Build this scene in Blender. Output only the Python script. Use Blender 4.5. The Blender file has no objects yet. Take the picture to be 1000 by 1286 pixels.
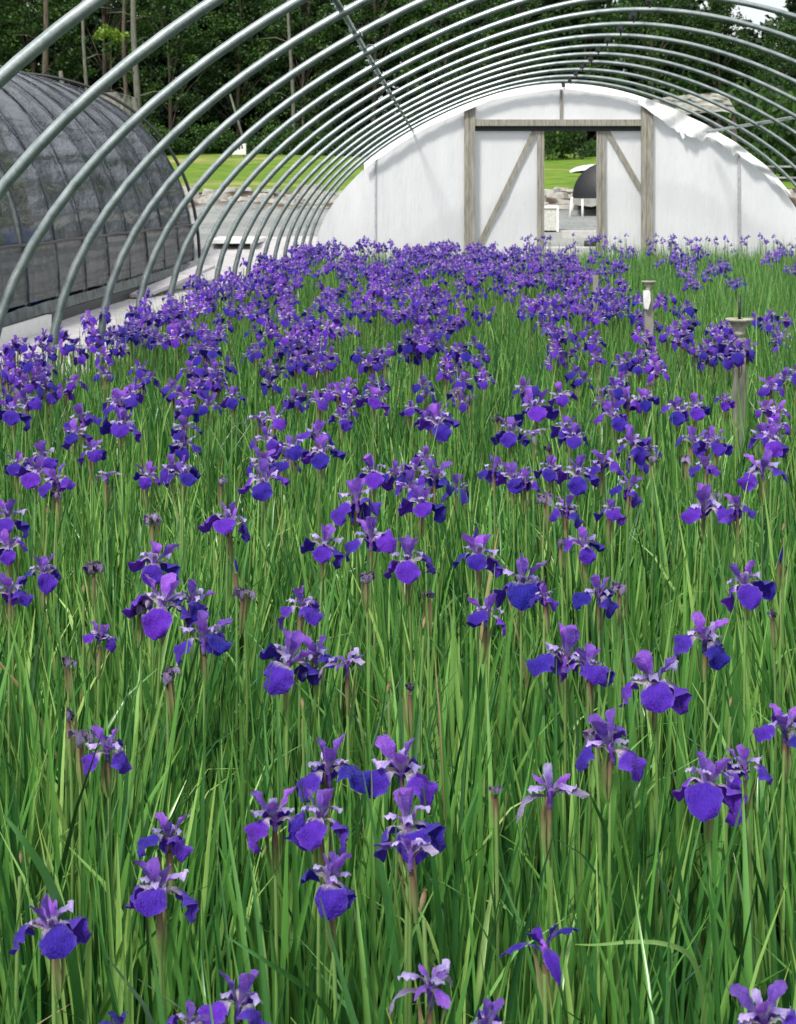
import bpy, math, random
import numpy as np
from math import sin, cos, pi, radians, hypot
random.seed(7)
RG = np.random.default_rng(11)
SC = bpy.context.scene
COL = SC.collection

# ------------------------------------------------------------ camera
F = 2186.0; VX, VY, EYE = 571.0, 241.0, 1.65      # focal length and vanishing point in photo pixels, eye height
cam = bpy.data.cameras.new('camera'); co = bpy.data.objects.new('camera', cam); COL.objects.link(co)
co.location = (0, 0, EYE); co.rotation_euler = (radians(90), 0, 0)
cam.sensor_fit = 'HORIZONTAL'; cam.sensor_width = 36; cam.lens = 36 * F / 1000
cam.shift_x = (500 - VX) / 1000; cam.shift_y = -(643 - VY) / 1000
cam.clip_start = .05; cam.clip_end = 2000
cam.dof.use_dof = True; cam.dof.focus_distance = 3.6; cam.dof.aperture_fstop = 30
SC.camera = co

# ------------------------------------------------------------ world, sun, exposure
SUN_EL, SUN_AZ = 52, -150        # azimuth measured from +Y clockwise: behind the camera, to the left
w = bpy.data.worlds.new('World'); SC.world = w; w.use_nodes = True
nt = w.node_tree; bg = nt.nodes['Background']; bg.inputs['Strength'].default_value = .055
sky = nt.nodes.new('ShaderNodeTexSky'); sky.sky_type = 'NISHITA'; sky.sun_disc = False
sky.sun_elevation = radians(SUN_EL); sky.sun_rotation = radians(SUN_AZ); sky.air_density = 1; sky.dust_density = 3; sky.ozone_density = 1
mix = nt.nodes.new('ShaderNodeMix'); mix.data_type = 'RGBA'; mix.inputs[0].default_value = .8
cl = nt.nodes.new('ShaderNodeTexNoise'); cl.inputs['Scale'].default_value = 2.2; cl.inputs['Detail'].default_value = 6
cr = nt.nodes.new('ShaderNodeValToRGB'); cr.color_ramp.elements[0].color = (6.4, 6.6, 6.9, 1); cr.color_ramp.elements[1].color = (10.2, 10.2, 10.2, 1)
cr.color_ramp.elements[0].position = .3; cr.color_ramp.elements[1].position = .7
nt.links.new(cl.outputs['Fac'], cr.inputs[0])
nt.links.new(sky.outputs[0], mix.inputs[6]); nt.links.new(cr.outputs[0], mix.inputs[7]); nt.links.new(mix.outputs[2], bg.inputs[0])
sl = bpy.data.lights.new('sun', 'SUN'); sl.energy = 1.5; sl.angle = radians(10); sl.color = (1, .96, .9)
so = bpy.data.objects.new('sun', sl); COL.objects.link(so)
so.rotation_euler = (radians(90 - SUN_EL), 0, radians(180 - SUN_AZ)); so.location = (0, 0, 30)
SC.view_settings.view_transform = 'Standard'; SC.view_settings.look = 'None'
SC.view_settings.gamma = 1; SC.view_settings.use_curve_mapping = False; SC.view_settings.exposure = 1.38
SC.cycles.max_bounces = 6; SC.cycles.transparent_max_bounces = 12; SC.cycles.use_denoising = True
SC.cycles.diffuse_bounces = 2; SC.cycles.glossy_bounces = 3; SC.cycles.transmission_bounces = 4

# ------------------------------------------------------------ helpers
def at(px, py, Y): return ((px - VX) / F * Y, Y, EYE - (py - VY) / F * Y)
def tag(o, label=None, cat=None, group=None, kind=None):
    for k, v in (('label', label), ('category', cat), ('group', group), ('kind', kind)):
        if v: o[k] = v
    return o
def link(o, parent=None):
    COL.objects.link(o)
    if parent is not None: o.parent = parent
    return o
def empty(name, loc=(0, 0, 0), rz=0, **kw):
    o = bpy.data.objects.new(name, None); o.location = loc; o.rotation_euler = (0, 0, rz); o.empty_display_size = .1
    link(o); return tag(o, **kw)
def inst(name, me, parent=None, loc=(0, 0, 0), rot=(0, 0, 0), sc=(1, 1, 1)):
    o = bpy.data.objects.new(name, me); o.location = loc; o.rotation_euler = rot
    o.scale = (sc, sc, sc) if isinstance(sc, (int, float)) else sc
    return link(o, parent)
class MB:
    """collects vertices and faces, makes one mesh"""
    def __init__(s): s.v = []; s.f = []; s.m = []; s.uv = None
    def add(s, v, f, mi=0):
        n = len(s.v); s.v += [tuple(p) for p in v]; s.f += [tuple(i + n for i in q) for q in f]; s.m += [mi] * len(f); return s
    def box(s, a, b, mi=0):
        x0, y0, z0 = a; x1, y1, z1 = b
        v = [(x0,y0,z0),(x1,y0,z0),(x1,y1,z0),(x0,y1,z0),(x0,y0,z1),(x1,y0,z1),(x1,y1,z1),(x0,y1,z1)]
        return s.add(v, [(0,3,2,1),(4,5,6,7),(0,1,5,4),(1,2,6,5),(2,3,7,6),(3,0,4,7)], mi)
    def beam(s, p, q, w, d, mi=0, up=(0, 1, 0)):
        p = np.array(p, float); q = np.array(q, float); t = q - p; t /= np.linalg.norm(t)
        b = np.cross(t, up); b /= np.linalg.norm(b); n = np.cross(b, t)
        v = [c + sx * b * w / 2 + sy * n * d / 2 for c in (p, q) for sx, sy in ((-1,-1),(1,-1),(1,1),(-1,1))]
        return s.add(v, [(0,3,2,1),(4,5,6,7),(0,1,5,4),(1,2,6,5),(2,3,7,6),(3,0,4,7)], mi)
    def tube(s, pts, r, n=8, mi=0, cap=True):
        pts = np.array(pts, float); m = len(pts); rr = np.full(m, r, float) if np.isscalar(r) else np.array(r, float)
        T = np.gradient(pts, axis=0); T /= np.linalg.norm(T, axis=1)[:, None] + 1e-12
        ref = np.array([0, 1., 0]) if abs(T[:, 1]).mean() < .7 else np.array([1., 0, 0])
        V = []
        for i in range(m):
            b = np.cross(T[i], ref); b /= np.linalg.norm(b) + 1e-12; c = np.cross(b, T[i])
            for k in range(n):
                a = 2 * pi * k / n; V.append(pts[i] + rr[i] * (cos(a) * b + sin(a) * c))
        Fc = [(i*n+k, i*n+(k+1) % n, (i+1)*n+(k+1) % n, (i+1)*n+k) for i in range(m-1) for k in range(n)]
        if cap: Fc += [tuple(range(n-1, -1, -1)), tuple((m-1)*n+k for k in range(n))]
        return s.add(V, Fc, mi)
    def mesh(s, name, mats, smooth=False):
        me = bpy.data.meshes.new(name); me.from_pydata([tuple(map(float, p)) for p in s.v], [], s.f)
        for m in (mats if isinstance(mats, (list, tuple)) else [mats]): me.materials.append(m)
        if any(s.m): me.polygons.foreach_set('material_index', s.m)
        if smooth: me.polygons.foreach_set('use_smooth', [True] * len(s.f))
        me.update(); return me
    def build(s, name, mats, parent=None, smooth=False, **kw):
        return tag(link(bpy.data.objects.new(name, s.mesh(name, mats, smooth)), parent), **kw)
def np_mesh(name, V, Fq, mats, attrs=None, smooth=True, mi=None):
    me = bpy.data.meshes.new(name); nf, k = Fq.shape
    me.vertices.add(len(V)); me.vertices.foreach_set('co', V.astype(np.float32).ravel())
    me.loops.add(nf * k); me.loops.foreach_set('vertex_index', Fq.astype(np.int32).ravel())
    me.polygons.add(nf); me.polygons.foreach_set('loop_start', (np.arange(nf) * k).astype(np.int32))
    if smooth: me.polygons.foreach_set('use_smooth', np.ones(nf, bool))
    if mi is not None: me.polygons.foreach_set('material_index', mi.astype(np.int32))
    for m in (mats if isinstance(mats, (list, tuple)) else [mats]): me.materials.append(m)
    for nme, arr in (attrs or {}).items():
        a = me.attributes.new(nme, 'FLOAT' if arr.ndim == 1 else 'FLOAT_VECTOR', 'POINT')
        a.data.foreach_set('value' if arr.ndim == 1 else 'vector', arr.astype(np.float32).ravel())
    me.update(calc_edges=True); return me

# ------------------------------------------------------------ materials
class NT:
    def __init__(s, name):
        s.m = bpy.data.materials.new(name); s.m.use_nodes = True; s.t = s.m.node_tree; s.b = s.t.nodes['Principled BSDF']; s.o = s.t.nodes['Material Output']
    def n(s, typ, **kw):
        nd = s.t.nodes.new('ShaderNode' + typ)
        for k, v in kw.items():
            if k.startswith('i_'): nd.inputs[k[2:].replace('_', ' ')].default_value = v
            else: setattr(nd, k, v)
        return nd
    def l(s, a, b): s.t.links.new(a, b)
    def ramp(s, src, stops):
        r = s.n('ValToRGB'); e = r.color_ramp.elements
        while len(e) < len(stops): e.new(.5)
        for i, (p, c) in enumerate(stops):
            e[i].position = p; e[i].color = tuple(c) + (1,) if len(c) == 3 else c
        s.l(src, r.inputs[0]); return r.outputs[0]
    def noise(s, scale, detail=4, vec=None, rough=.55):
        nd = s.n('TexNoise'); nd.inputs['Scale'].default_value = scale; nd.inputs['Detail'].default_value = detail; nd.inputs['Roughness'].default_value = rough
        if vec is not None: s.l(vec, nd.inputs['Vector'])
        return nd.outputs['Fac']
    def coord(s, scale=(1, 1, 1), kind='Object'):
        c = s.n('TexCoord'); mp = s.n('Mapping'); mp.inputs['Scale'].default_value = scale; s.l(c.outputs[kind], mp.inputs[0]); return mp.outputs[0]
    def mixc(s, fac, a, b, bt='MIX'):
        m = s.n('Mix', data_type='RGBA', blend_type=bt)
        for v, i in ((fac, 0), (a, 6), (b, 7)):
            if hasattr(v, 'is_linked') or hasattr(v, 'links'): s.l(v, m.inputs[i])
            else: m.inputs[i].default_value = v if i == 0 else tuple(v) + (1,)
        return m.outputs[2]
    def math(s, op, a, b=None):
        m = s.n('Math', operation=op)
        for v, i in ((a, 0), (b, 1)):
            if v is None: continue
            if hasattr(v, 'links'): s.l(v, m.inputs[i])
            else: m.inputs[i].default_value = v
        return m.outputs[0]
    def bump(s, h, st=.3, d=.01):
        b = s.n('Bump'); b.inputs['Strength'].default_value = st; b.inputs['Distance'].default_value = d; s.l(h, b.inputs['Height']); s.l(b.outputs[0], s.b.inputs['Normal']); return b.outputs[0]
    def set(s, rough=.6, metal=0, spec=.5, col=None):
        s.b.inputs['Roughness'].default_value = rough; s.b.inputs['Metallic'].default_value = metal; s.b.inputs['Specular IOR Level'].default_value = spec
        if col is not None:
            if hasattr(col, 'links'): s.l(col, s.b.inputs['Base Color'])
            else: s.b.inputs['Base Color'].default_value = tuple(col) + (1,)
        return s
    def translucent(s, col, fac=.3, nrm=None):
        t = s.n('BsdfTranslucent'); mx = s.n('MixShader'); mx.inputs[0].default_value = fac
        if hasattr(col, 'links'): s.l(col, t.inputs[0])
        else: t.inputs[0].default_value = tuple(col) + (1,)
        s.l(s.b.outputs[0], mx.inputs[1]); s.l(t.outputs[0], mx.inputs[2]); s.l(mx.outputs[0], s.o.inputs[0]); return mx
def simple(name, c, rough=.6, metal=0, var=.25, scale=20, bump=.2, spec=.5, stretch=(1, 1, 1)):
    t = NT(name); co_ = t.coord(stretch); n1 = t.noise(scale, 5, co_)
    lo = [x * (1 - var) for x in c]; hi = [min(1, x * (1 + var)) for x in c]
    t.set(rough, metal, spec, t.ramp(n1, [(.3, lo), (.7, hi)])); 
    if bump: t.bump(t.noise(scale * 4, 4, co_), bump, .01)
    return t.m
def leafy(name, stops, trans=.35, rough=.5, rib=False, spec=.35):
    """leaf material: colour by the leaf's own random value, a soft stripe along it"""
    t = NT(name); a = t.n('Attribute', attribute_name='rnd')
    c = t.ramp(a.outputs['Fac'], stops)
    u = t.n('Attribute', attribute_name='uvw'); sp = t.n('SeparateXYZ'); t.l(u.outputs['Vector'], sp.inputs[0])
    if rib:
        wv = t.math('SINE', t.math('MULTIPLY', sp.outputs[1], 34.0)); k = t.math('MULTIPLY', wv, .10)
        k = t.math('ADD', t.math('ABSOLUTE', k), .0)
        c = t.mixc(k, c, (.02, .06, .01))
        tip = t.ramp(sp.outputs[0], [(.0, (.8, .8, .6)), (.2, (1, 1, 1)), (.93, (1, 1, 1)), (1, (1.0, .8, .5))])
        c = t.mixc(1.0, c, tip, 'MULTIPLY')
    t.set(rough, 0, spec, c); t.translucent(c, trans); return t.m

M = {}
def petal_mat(name, base, tipc, light, edge, vein, trans=.25):
    t = NT(name)
    u = t.n('Attribute', attribute_name='uvw'); sp = t.n('SeparateXYZ'); t.l(u.outputs['Vector'], sp.inputs[0]); U, V_ = sp.outputs[0], sp.outputs[1]
    oi = t.n('ObjectInfo'); rnd = t.n('Attribute', attribute_name='rnd')
    r = t.math('FRACT', t.math('ADD', oi.outputs['Random'], rnd.outputs['Fac']))
    c = t.ramp(U, [(.0, light), (.27, light), (.42, base), (1, tipc)])
    # veins fan along the petal
    vn = t.n('TexNoise'); vn.inputs['Scale'].default_value = 3.5; vn.inputs['Detail'].default_value = 3; t.l(u.outputs['Vector'], vn.inputs['Vector'])
    vv = t.math('ADD', t.math('MULTIPLY', t.math('SUBTRACT', V_, .5), 40.0), t.math('MULTIPLY', vn.outputs['Fac'], 16.0)); s_ = t.math('ABSOLUTE', t.math('SINE', vv))
    vf = t.math('MULTIPLY', t.math('POWER', s_, 6.0), t.math('SUBTRACT', 1.0, U)); vf = t.math('MULTIPLY', vf, vein)
    c = t.mixc(vf, c, [x * .35 for x in base])
    e = t.math('POWER', t.math('ABSOLUTE', t.math('MULTIPLY', t.math('SUBTRACT', V_, .5), 2.0)), 7.0)
    c = t.mixc(t.math('MULTIPLY', e, edge), c, (.46, .36, .72))
    hv = t.n('HueSaturation'); hv.inputs['Saturation'].default_value = 1
    t.l(t.math('ADD', .485, t.math('MULTIPLY', r, .035)), hv.inputs['Hue']); t.l(t.math('ADD', .72, t.math('MULTIPLY', r, .6)), hv.inputs['Value']); t.l(c, hv.inputs['Color'])
    mo = t.ramp(t.noise(55, 5, t.coord(kind='Object'), .7), [(.35, (.80, .80, .86)), (.6, (1.14, 1.14, 1.1))])
    c = t.mixc(1.0, hv.outputs[0], mo, 'MULTIPLY')
    co_ = t.coord(kind='Object'); t.bump(t.math('ADD', t.noise(260, 3, co_), t.math('MULTIPLY', s_, .22)), .8, .004)
    t.set(.6, 0, .2, c); t.b.inputs['Sheen Weight'].default_value = .08; t.b.inputs['Sheen Roughness'].default_value = .4
    t.translucent(c, trans); return t.m
M['fall'] = petal_mat('fall_petal', (.066, .022, .44), (.052, .016, .37), (.52, .46, .50), .10, .8)
M['standard'] = petal_mat('standard_petal', (.19, .072, .56), (.32, .14, .70), (.28, .20, .52), .15, .6, .35)
M['style'] = petal_mat('style_arm', (.38, .30, .72), (.62, .54, .86), (.24, .14, .5), .30, .25)
M['royal'] = petal_mat('royal_blue_petal', (.045, .014, .36), (.035, .010, .33), (.10, .05, .42), .05, .5)
M['wither'] = petal_mat('withered_petal', (.22, .17, .36), (.42, .38, .52), (.16, .11, .20), .4, .9, .2)
M['witherdark'] = petal_mat('dark_withered_petal', (.035, .025, .11), (.07, .05, .16), (.05, .04, .05), .15, .5, .1)
def grad(name, stops, rough=.6, trans=.15, scale=40):
    t = NT(name); u = t.n('Attribute', attribute_name='uvw'); sp = t.n('SeparateXYZ'); t.l(u.outputs['Vector'], sp.inputs[0])
    c = t.ramp(sp.outputs[0], stops); oi = t.n('ObjectInfo')
    c = t.mixc(t.math('MULTIPLY', t.noise(scale, 4, t.coord((1, 1, .15))), .16), c, (.10, .06, .03))
    hv = t.n('HueSaturation'); t.l(t.math('ADD', .8, t.math('MULTIPLY', oi.outputs['Random'], .4)), hv.inputs['Value']); t.l(c, hv.inputs['Color'])
    t.set(rough, 0, .3, hv.outputs[0]); t.translucent(hv.outputs[0], trans); return t.m
M['stem'] = grad('flower_stem', [(0, (.07, .17, .03)), (.6, (.15, .32, .07)), (1, (.22, .36, .11))], .5)
M['spathe'] = grad('papery_spathe', [(0, (.18, .30, .08)), (.45, (.24, .28, .11)), (.8, (.22, .16, .09)), (1, (.14, .08, .06))], .7, .2)
M['pod'] = grad('dry_pod', [(0, (.30, .25, .13)), (.5, (.36, .28, .16)), (1, (.20, .13, .07))], .8, .1)
G0, G1, G2, G3 = (.012, .062, .016), (.044, .165, .037), (.135, .35, .068), (.36, .60, .16)
M['leaf'] = leafy('iris_leaf', [(0, G0), (.35, G1), (.75, G2), (.95, G3), (1, (.36, .30, .14))], .16, .30, True, .7)
M['leafpale'] = leafy('pale_iris_leaf', [(0, (.16, .34, .09)), (.8, (.32, .52, .17)), (1, (.40, .36, .18))], .3, .45, True)
def steel():
    t = NT('galvanised_pipe'); co_ = t.coord((1, 1, 1)); n = t.noise(9, 6, co_); n2 = t.noise(70, 4, co_)
    c = t.ramp(t.math('ADD', t.math('MULTIPLY', n, .7), t.math('MULTIPLY', n2, .3)), [(.32, (.19, .24, .24)), (.5, (.35, .41, .405)), (.7, (.52, .56, .55))])
    t.set(.36, .8, .5, c); t.bump(n2, .12, .004); return t.m
M['steel'] = steel()
M['darksteel'] = simple('dark_bracket_steel', (.045, .05, .05), .5, .6, .3, 60)
M['wood'] = None
def wood():
    t = NT('weathered_timber'); co_ = t.coord((9, 9, .7)); n = t.noise(6, 8, co_, .65); k = t.noise(1.6, 3, t.coord((1, 1, 1)))
    c = t.ramp(n, [(.30, (.14, .125, .105)), (.48, (.30, .28, .24)), (.62, (.40, .38, .33)), (.8, (.50, .475, .42))])
    c = t.mixc(t.math('MULTIPLY', k, .25), c, (.25, .29, .22)); t.set(.85, 0, .2, c); t.bump(n, .5, .01); return t.m
M['wood'] = wood()
def poly():
    t = NT('white_poly_film'); co_ = t.coord((1.6, 1, .28)); n = t.noise(1.5, 5, co_); n2 = t.noise(8, 6, t.coord((3, 1, .5)))
    c = t.ramp(n, [(.3, (.80, .81, .83)), (.55, (.85, .86, .87)), (.8, (.87, .875, .88))])
    d = t.ramp(t.noise(26, 7, t.coord((1, 1, .6))), [(.60, (0, 0, 0)), (.75, (1, 1, 1))])
    sp = t.n('SeparateXYZ'); t.l(t.coord(), sp.inputs[0]); mr = t.n('MapRange'); mr.inputs[1].default_value = 1.5; mr.inputs[2].default_value = .6; t.l(sp.outputs[2], mr.inputs[0])
    c = t.mixc(t.math('MULTIPLY', d, .22), c, (.42, .42, .38)); c = t.mixc(t.math('MULTIPLY', t.math('MULTIPLY', mr.outputs[0], n2), .25), c, (.40, .41, .33)); t.set(.38, 0, .4, c); t.bump(t.math('ADD', n, t.math('MULTIPLY', n2, .3)), .35, .10); t.translucent((.75, .77, .8), .3); return t.m
M['poly'] = poly()
M['rag'] = simple('torn_white_plastic', (.84, .85, .86), .4, 0, .05, 6, .3)
def shade(name, lo, hi, alpha, rough=.4, st=(.9, .25, .9)):
    t = NT(name); co_ = t.coord(st); n = t.noise(2.4, 7, co_, .6); n2 = t.noise(1.1, 5, t.coord((.5, .8, 2.2)))
    wv = t.n('TexWave', wave_type='BANDS', bands_direction='Z'); wv.inputs['Scale'].default_value = 1.3; wv.inputs['Distortion'].default_value = 7; wv.inputs['Detail'].default_value = 4
    c = t.ramp(t.math('ADD', t.math('MULTIPLY', n, .6), t.math('MULTIPLY', n2, .4)), [(.40, lo), (.60, hi)])
    q = t.math('ABSOLUTE', t.math('SUBTRACT', t.noise(1.5, 3, t.coord((.8, .5, 1.4))), .5)); cre = t.ramp(q, [(0, (1, 1, 1)), (.012, (0, 0, 0))])
    c = t.mixc(t.math('MULTIPLY', cre, .45), c, [x * 2.6 for x in hi])
    t.set(rough, 0, .5, c); t.bump(t.math('ADD', n, t.math('MULTIPLY', wv.outputs[0], .35)), 1.0, .09)
    tr = t.n('BsdfTransparent'); mx = t.n('MixShader'); t.l(t.b.outputs[0], mx.inputs[2]); t.l(tr.outputs[0], mx.inputs[1])
    fr = t.math('ADD', t.math('MULTIPLY', n2, .12), 1 - alpha - .06); t.l(t.math('SUBTRACT', 1.0, fr), mx.inputs[0]); t.l(mx.outputs[0], t.o.inputs[0]); return t.m
M['shade'] = shade('grey_shade_film', (.018, .025, .036), (.075, .088, .115), .90, .18)
M['skirt'] = shade('clear_skirt_film', (.005, .007, .008), (.045, .058, .062), .90, .25, (1.5, 1.6, .35))
M['black'] = simple('black_film', (.010, .012, .015), .55, 0, .3, 3, .3)
M['blackpipe'] = simple('black_seam', (.012, .013, .014), .5, 0, .3, 10, .2)
M['white'] = simple('white_paint', (.74, .74, .73), .55, 0, .08, 12, .15)
def fabric():
    t = NT('white_ground_fabric'); co_ = t.coord(); c = t.ramp(t.noise(5, 6, co_), [(.3, (.38, .37, .37)), (.7, (.52, .51, .52))])
    d = t.ramp(t.noise(1.7, 8, co_, .7), [(.55, (0, 0, 0)), (.72, (1, 1, 1))]); c = t.mixc(t.math('MULTIPLY', d, .5), c, (.20, .17, .13))
    t.set(.8, 0, .3, c); t.bump(t.math('ADD', t.noise(2.2, 5, co_), t.math('MULTIPLY', t.noise(30, 4, co_), .2)), .7, .05); return t.m
M['whitefabric'] = fabric()
M['soil'] = simple('shade_dark_soil', (.010, .008, .005), .95, 0, .4, 30, .8, .1)  # soil kept near black: shade between the leaves is put into its colour
M['rock'] = simple('pale_rock', (.36, .35, .32), .9, 0, .4, 3, .6, .2)
M['greyboard'] = simple('weathered_grey_sheet', (.30, .31, .28), .85, 0, .35, 4, .4)
M['trunk'] = simple('forest_bark', (.10, .085, .065), .95, 0, .45, 7, .6, .1, (2, 2, .4))
M['paletrunk'] = simple('pale_bark', (.15, .15, .125), .9, 0, .35, 7, .5, .1, (2, 2, .4))
M['blue'] = simple('blue_plastic', (.02, .10, .45), .4)
M['tree'] = leafy('broadleaf', [(0, (.012, .035, .007)), (.5, (.030, .080, .014)), (.85, (.065, .15, .022)), (1, (.13, .24, .03))], .35, .5)
M['conifer'] = leafy('conifer_needles', [(0, (.008, .022, .008)), (.6, (.020, .050, .016)), (1, (.045, .095, .026))], .15, .6)
M['limeleaf'] = leafy('lime_leaf', [(0, (.10, .20, .02)), (1, (.28, .40, .04))], .4, .5)

# ------------------------------------------------------------ terrain: one sheet, level under the greenhouses, then rising to the lawn
def ground_z(Y, X=0):
    k = [(-60, 0), (30, 0), (38, .78), (46, 1.2), (50.5, 1.66), (58, 1.95), (90, 3.55), (110, 4.6), (150, 7), (400, 20), (900, 30)]
    return float(np.interp(Y, [a for a, b in k], [b for a, b in k]))
def ground_mat():
    t = NT('ground_surface'); g = t.n('NewGeometry'); sp = t.n('SeparateXYZ'); t.l(g.outputs['Position'], sp.inputs[0]); X, Y = sp.outputs[0], sp.outputs[1]
    P = g.outputs['Position']
    def ns(sc, d=5):
        q = t.noise(sc, d, P); return q
    wob = t.math('MULTIPLY', t.math('SUBTRACT', ns(.35), .5), 4.0)
    Yw = t.math('ADD', Y, wob)
    gravel = t.ramp(ns(14, 7), [(.3, (.13, .145, .145)), (.5, (.22, .235, .23)), (.72, (.33, .34, .33))])
    gravel = t.mixc(t.ramp(ns(.5), [(.45, (0, 0, 0)), (.6, (.55, .55, .55))]), gravel, (.34, .34, .32))
    lawn = t.ramp(ns(1.2, 7), [(.3, (.075, .15, .018)), (.5, (.12, .21, .026)), (.7, (.20, .27, .045))])
    lawn = t.mixc(t.ramp(ns(.12), [(.58, (0, 0, 0)), (.68, (.6, .6, .6))]), lawn, (.42, .34, .16))
    bank = t.ramp(ns(1.3, 8), [(.40, (.03, .022, .016)), (.5, (.13, .10, .07)), (.58, (.34, .33, .30))])
    floor_ = t.ramp(ns(2, 6), [(.3, (.012, .016, .006)), (.7, (.03, .03, .014))])
    def step(a, b): 
        m = t.n('MapRange'); m.inputs[1].default_value = a; m.inputs[2].default_value = b; t.l(Yw, m.inputs[0]); return m.outputs[0]
    c = t.mixc(step(45.5, 46.0), gravel, bank); c = t.mixc(step(50.2, 50.5), c, lawn); c = t.mixc(step(88, 91), c, floor_)
    t.set(.95, 0, .1, c); t.bump(ns(9, 6), .6, .05); return t.m
ys = np.r_[np.arange(-60, 28, 8.), np.arange(28, 60, .8), np.arange(60, 120, 3.), np.linspace(122, 900, 14)]
xs = np.r_[np.linspace(-700, -50, 10), np.arange(-44, 44.1, 2.), np.linspace(50, 700, 10)]
V = []
for y in ys:
    for x in xs:
        z = ground_z(y)
        if 46 < y < 51: z += .22 * sin(x * 2.1 + y * 3) * sin(x * .77) 
        if 52 < y < 92: z += .10 * sin(x * .33 + y * .2)
        V.append((x, y, z))
nx = len(xs); Fq = [(i*nx+j, i*nx+j+1, (i+1)*nx+j+1, (i+1)*nx+j) for i in range(len(ys)-1) for j in range(nx-1)]
MB().add(V, Fq).build('ground', ground_mat(), smooth=True, kind='structure')
V = []
for y in np.r_[np.arange(-4, 28, 2.), np.arange(28, 37.5, .5)]:
    for i in range(9): V.append((-5.02 + 2.66 * i / 8 + .03 * sin(y * 3), y, ground_z(y) + .025 + .012 * sin(y * 5 + i * 2.2)))
nr = len(V) // 9
MB().add(V, [(j*9+i, j*9+i+1, (j+1)*9+i+1, (j+1)*9+i) for j in range(nr - 1) for i in range(8)]).build('white_ground_cover', M['whitefabric'], smooth=True, kind='structure')
MB().box((-12.9, 8, -.05), (-5.03, 31, .012)).build('added_dark_floor', M['soil'], kind='structure').location.z = .012  # dark floor added so the inside seen through the film looks darker
MB().box((-2.40, .7, -.05), (5.5, 25.6, .02)).build('bed_soil', M['soil'], kind='structure').location.z = .004

# ------------------------------------------------------------ hoop house frame
U_ = 3.72; X0 = .4332 * U_
def hoop_profile(n=72):
    c = [.7236, .0867, .1468, -.0496]; P = []
    t = np.linspace(0, 1.62, n); r = c[0] * (1 + c[1]*t**2 + c[2]*t**4 + c[3]*t**6)
    x = r * np.sin(t); y = -.3 + r * np.cos(t)
    i = int(np.argmax(x)); x = x[:i+1]; y = y[:i+1]
    R_ = [(a * U_, EYE + b * U_) for a, b in zip(x, y)]
    R_ = R_[::2] + ([R_[-1]] if len(R_) % 2 == 0 else [])
    xm, zm = R_[-1]; R_ += [(xm, zm - .2), (xm, zm * .45), (xm, -.1)]
    return [(-a, b) for a, b in R_[::-1]] + R_[1:]
PROF = hoop_profile(); HW = PROF[-1][0]
def prof_z(x):   # height of the arch at offset x from its middle
    pts = [(a, b) for a, b in PROF if a >= 0]; xs_ = [p[0] for p in pts]; zs_ = [p[1] for p in pts]
    x = abs(x)
    return float(np.interp(x, xs_[:-3], zs_[:-3])) if x < xs_[-4] else zs_[-4]
HY = lambda k: F * U_ * (.001103 + .00015 * k)
frame = empty('hoop_house_frame', (X0, HY(-3), 0), label='bare galvanised pipe hoops of a polytunnel arching over the purple iris bed', cat='greenhouse frame')
hmb = MB().tube([(x, 0, z) for x, z in PROF], .0235, 12)
hm = hmb.mesh('hoop', M['steel'], True)
brk = MB().box((-.05, -.03, -.075), (.0, .03, -.02)); brk.tube([(-.03, -.10, -.055), (-.03, .10, -.045)], .013, 6); brk.tube([(-.02, 0, -.11), (-.02, 0, .02)], .008, 6)
brkm = brk.mesh('ridge_bracket', M['darksteel'])
for k in range(-3, 14):
    y = HY(k) - HY(-3)
    inst('hoop', hm, frame, (random.uniform(-.008, .008), y, random.uniform(-.008, .008)), (0, random.uniform(-.002, .002), random.uniform(-.002, .002)))
    if k >= 0: inst('ridge_bracket', brkm, frame, (-.04, y, PROF[len(PROF)//2][1]), (0, random.uniform(-.3, .3), random.uniform(-.2, .2)))
def frame_local(p): return (p[0] - X0, p[1] - HY(-3), p[2])
WY = HY(13.82)
pl = [frame_local(at(518, 163, WY)), frame_local(at(413.5, -14, 8.2))]
MB().tube(np.linspace(pl[0], pl[1], 12), .0165, 10).build('purlin', M['steel'], frame, True)
pr = [frame_local(at(889, 165, WY - .3)), frame_local(at(1040, 140.5, 19.2)), frame_local(at(1330, 85, 10.5))]
MB().tube(pr, .022, 10).build('purlin', M['steel'], frame, True)
cb = MB(); cb.tube([(-.035, 0, .03), (-.03, 0, -.02), (0, 0, -.036), (.03, 0, -.02), (.035, 0, .03)], .006, 5); cb.tube([(.035, 0, .03), (.07, .0, .045), (.10, -.01, .04)], .005, 5); cb.tube([(-.035, 0, -.0), (-.065, .01, -.015)], .005, 5)
cm = cb.mesh('purlin_clamp', M['steel'])
for k in range(0, 9, 1):
    f = (HY(k) - WY) / (8.2 - WY)
    p = [pl[0][i] + (pl[1][i] - pl[0][i]) * f for i in range(3)]
    inst('purlin_clamp', cm, frame, (p[0], p[1], p[2]), (0, .6 + random.uniform(-.4, .4), random.uniform(-.6, .6)), .72)
# base rails of the far side
MB().beam((HW, 0, .12), (HW, WY - HY(-3), .12), .04, .14, up=(0, 0, 1)).build('base_board', M['wood'], frame)

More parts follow.
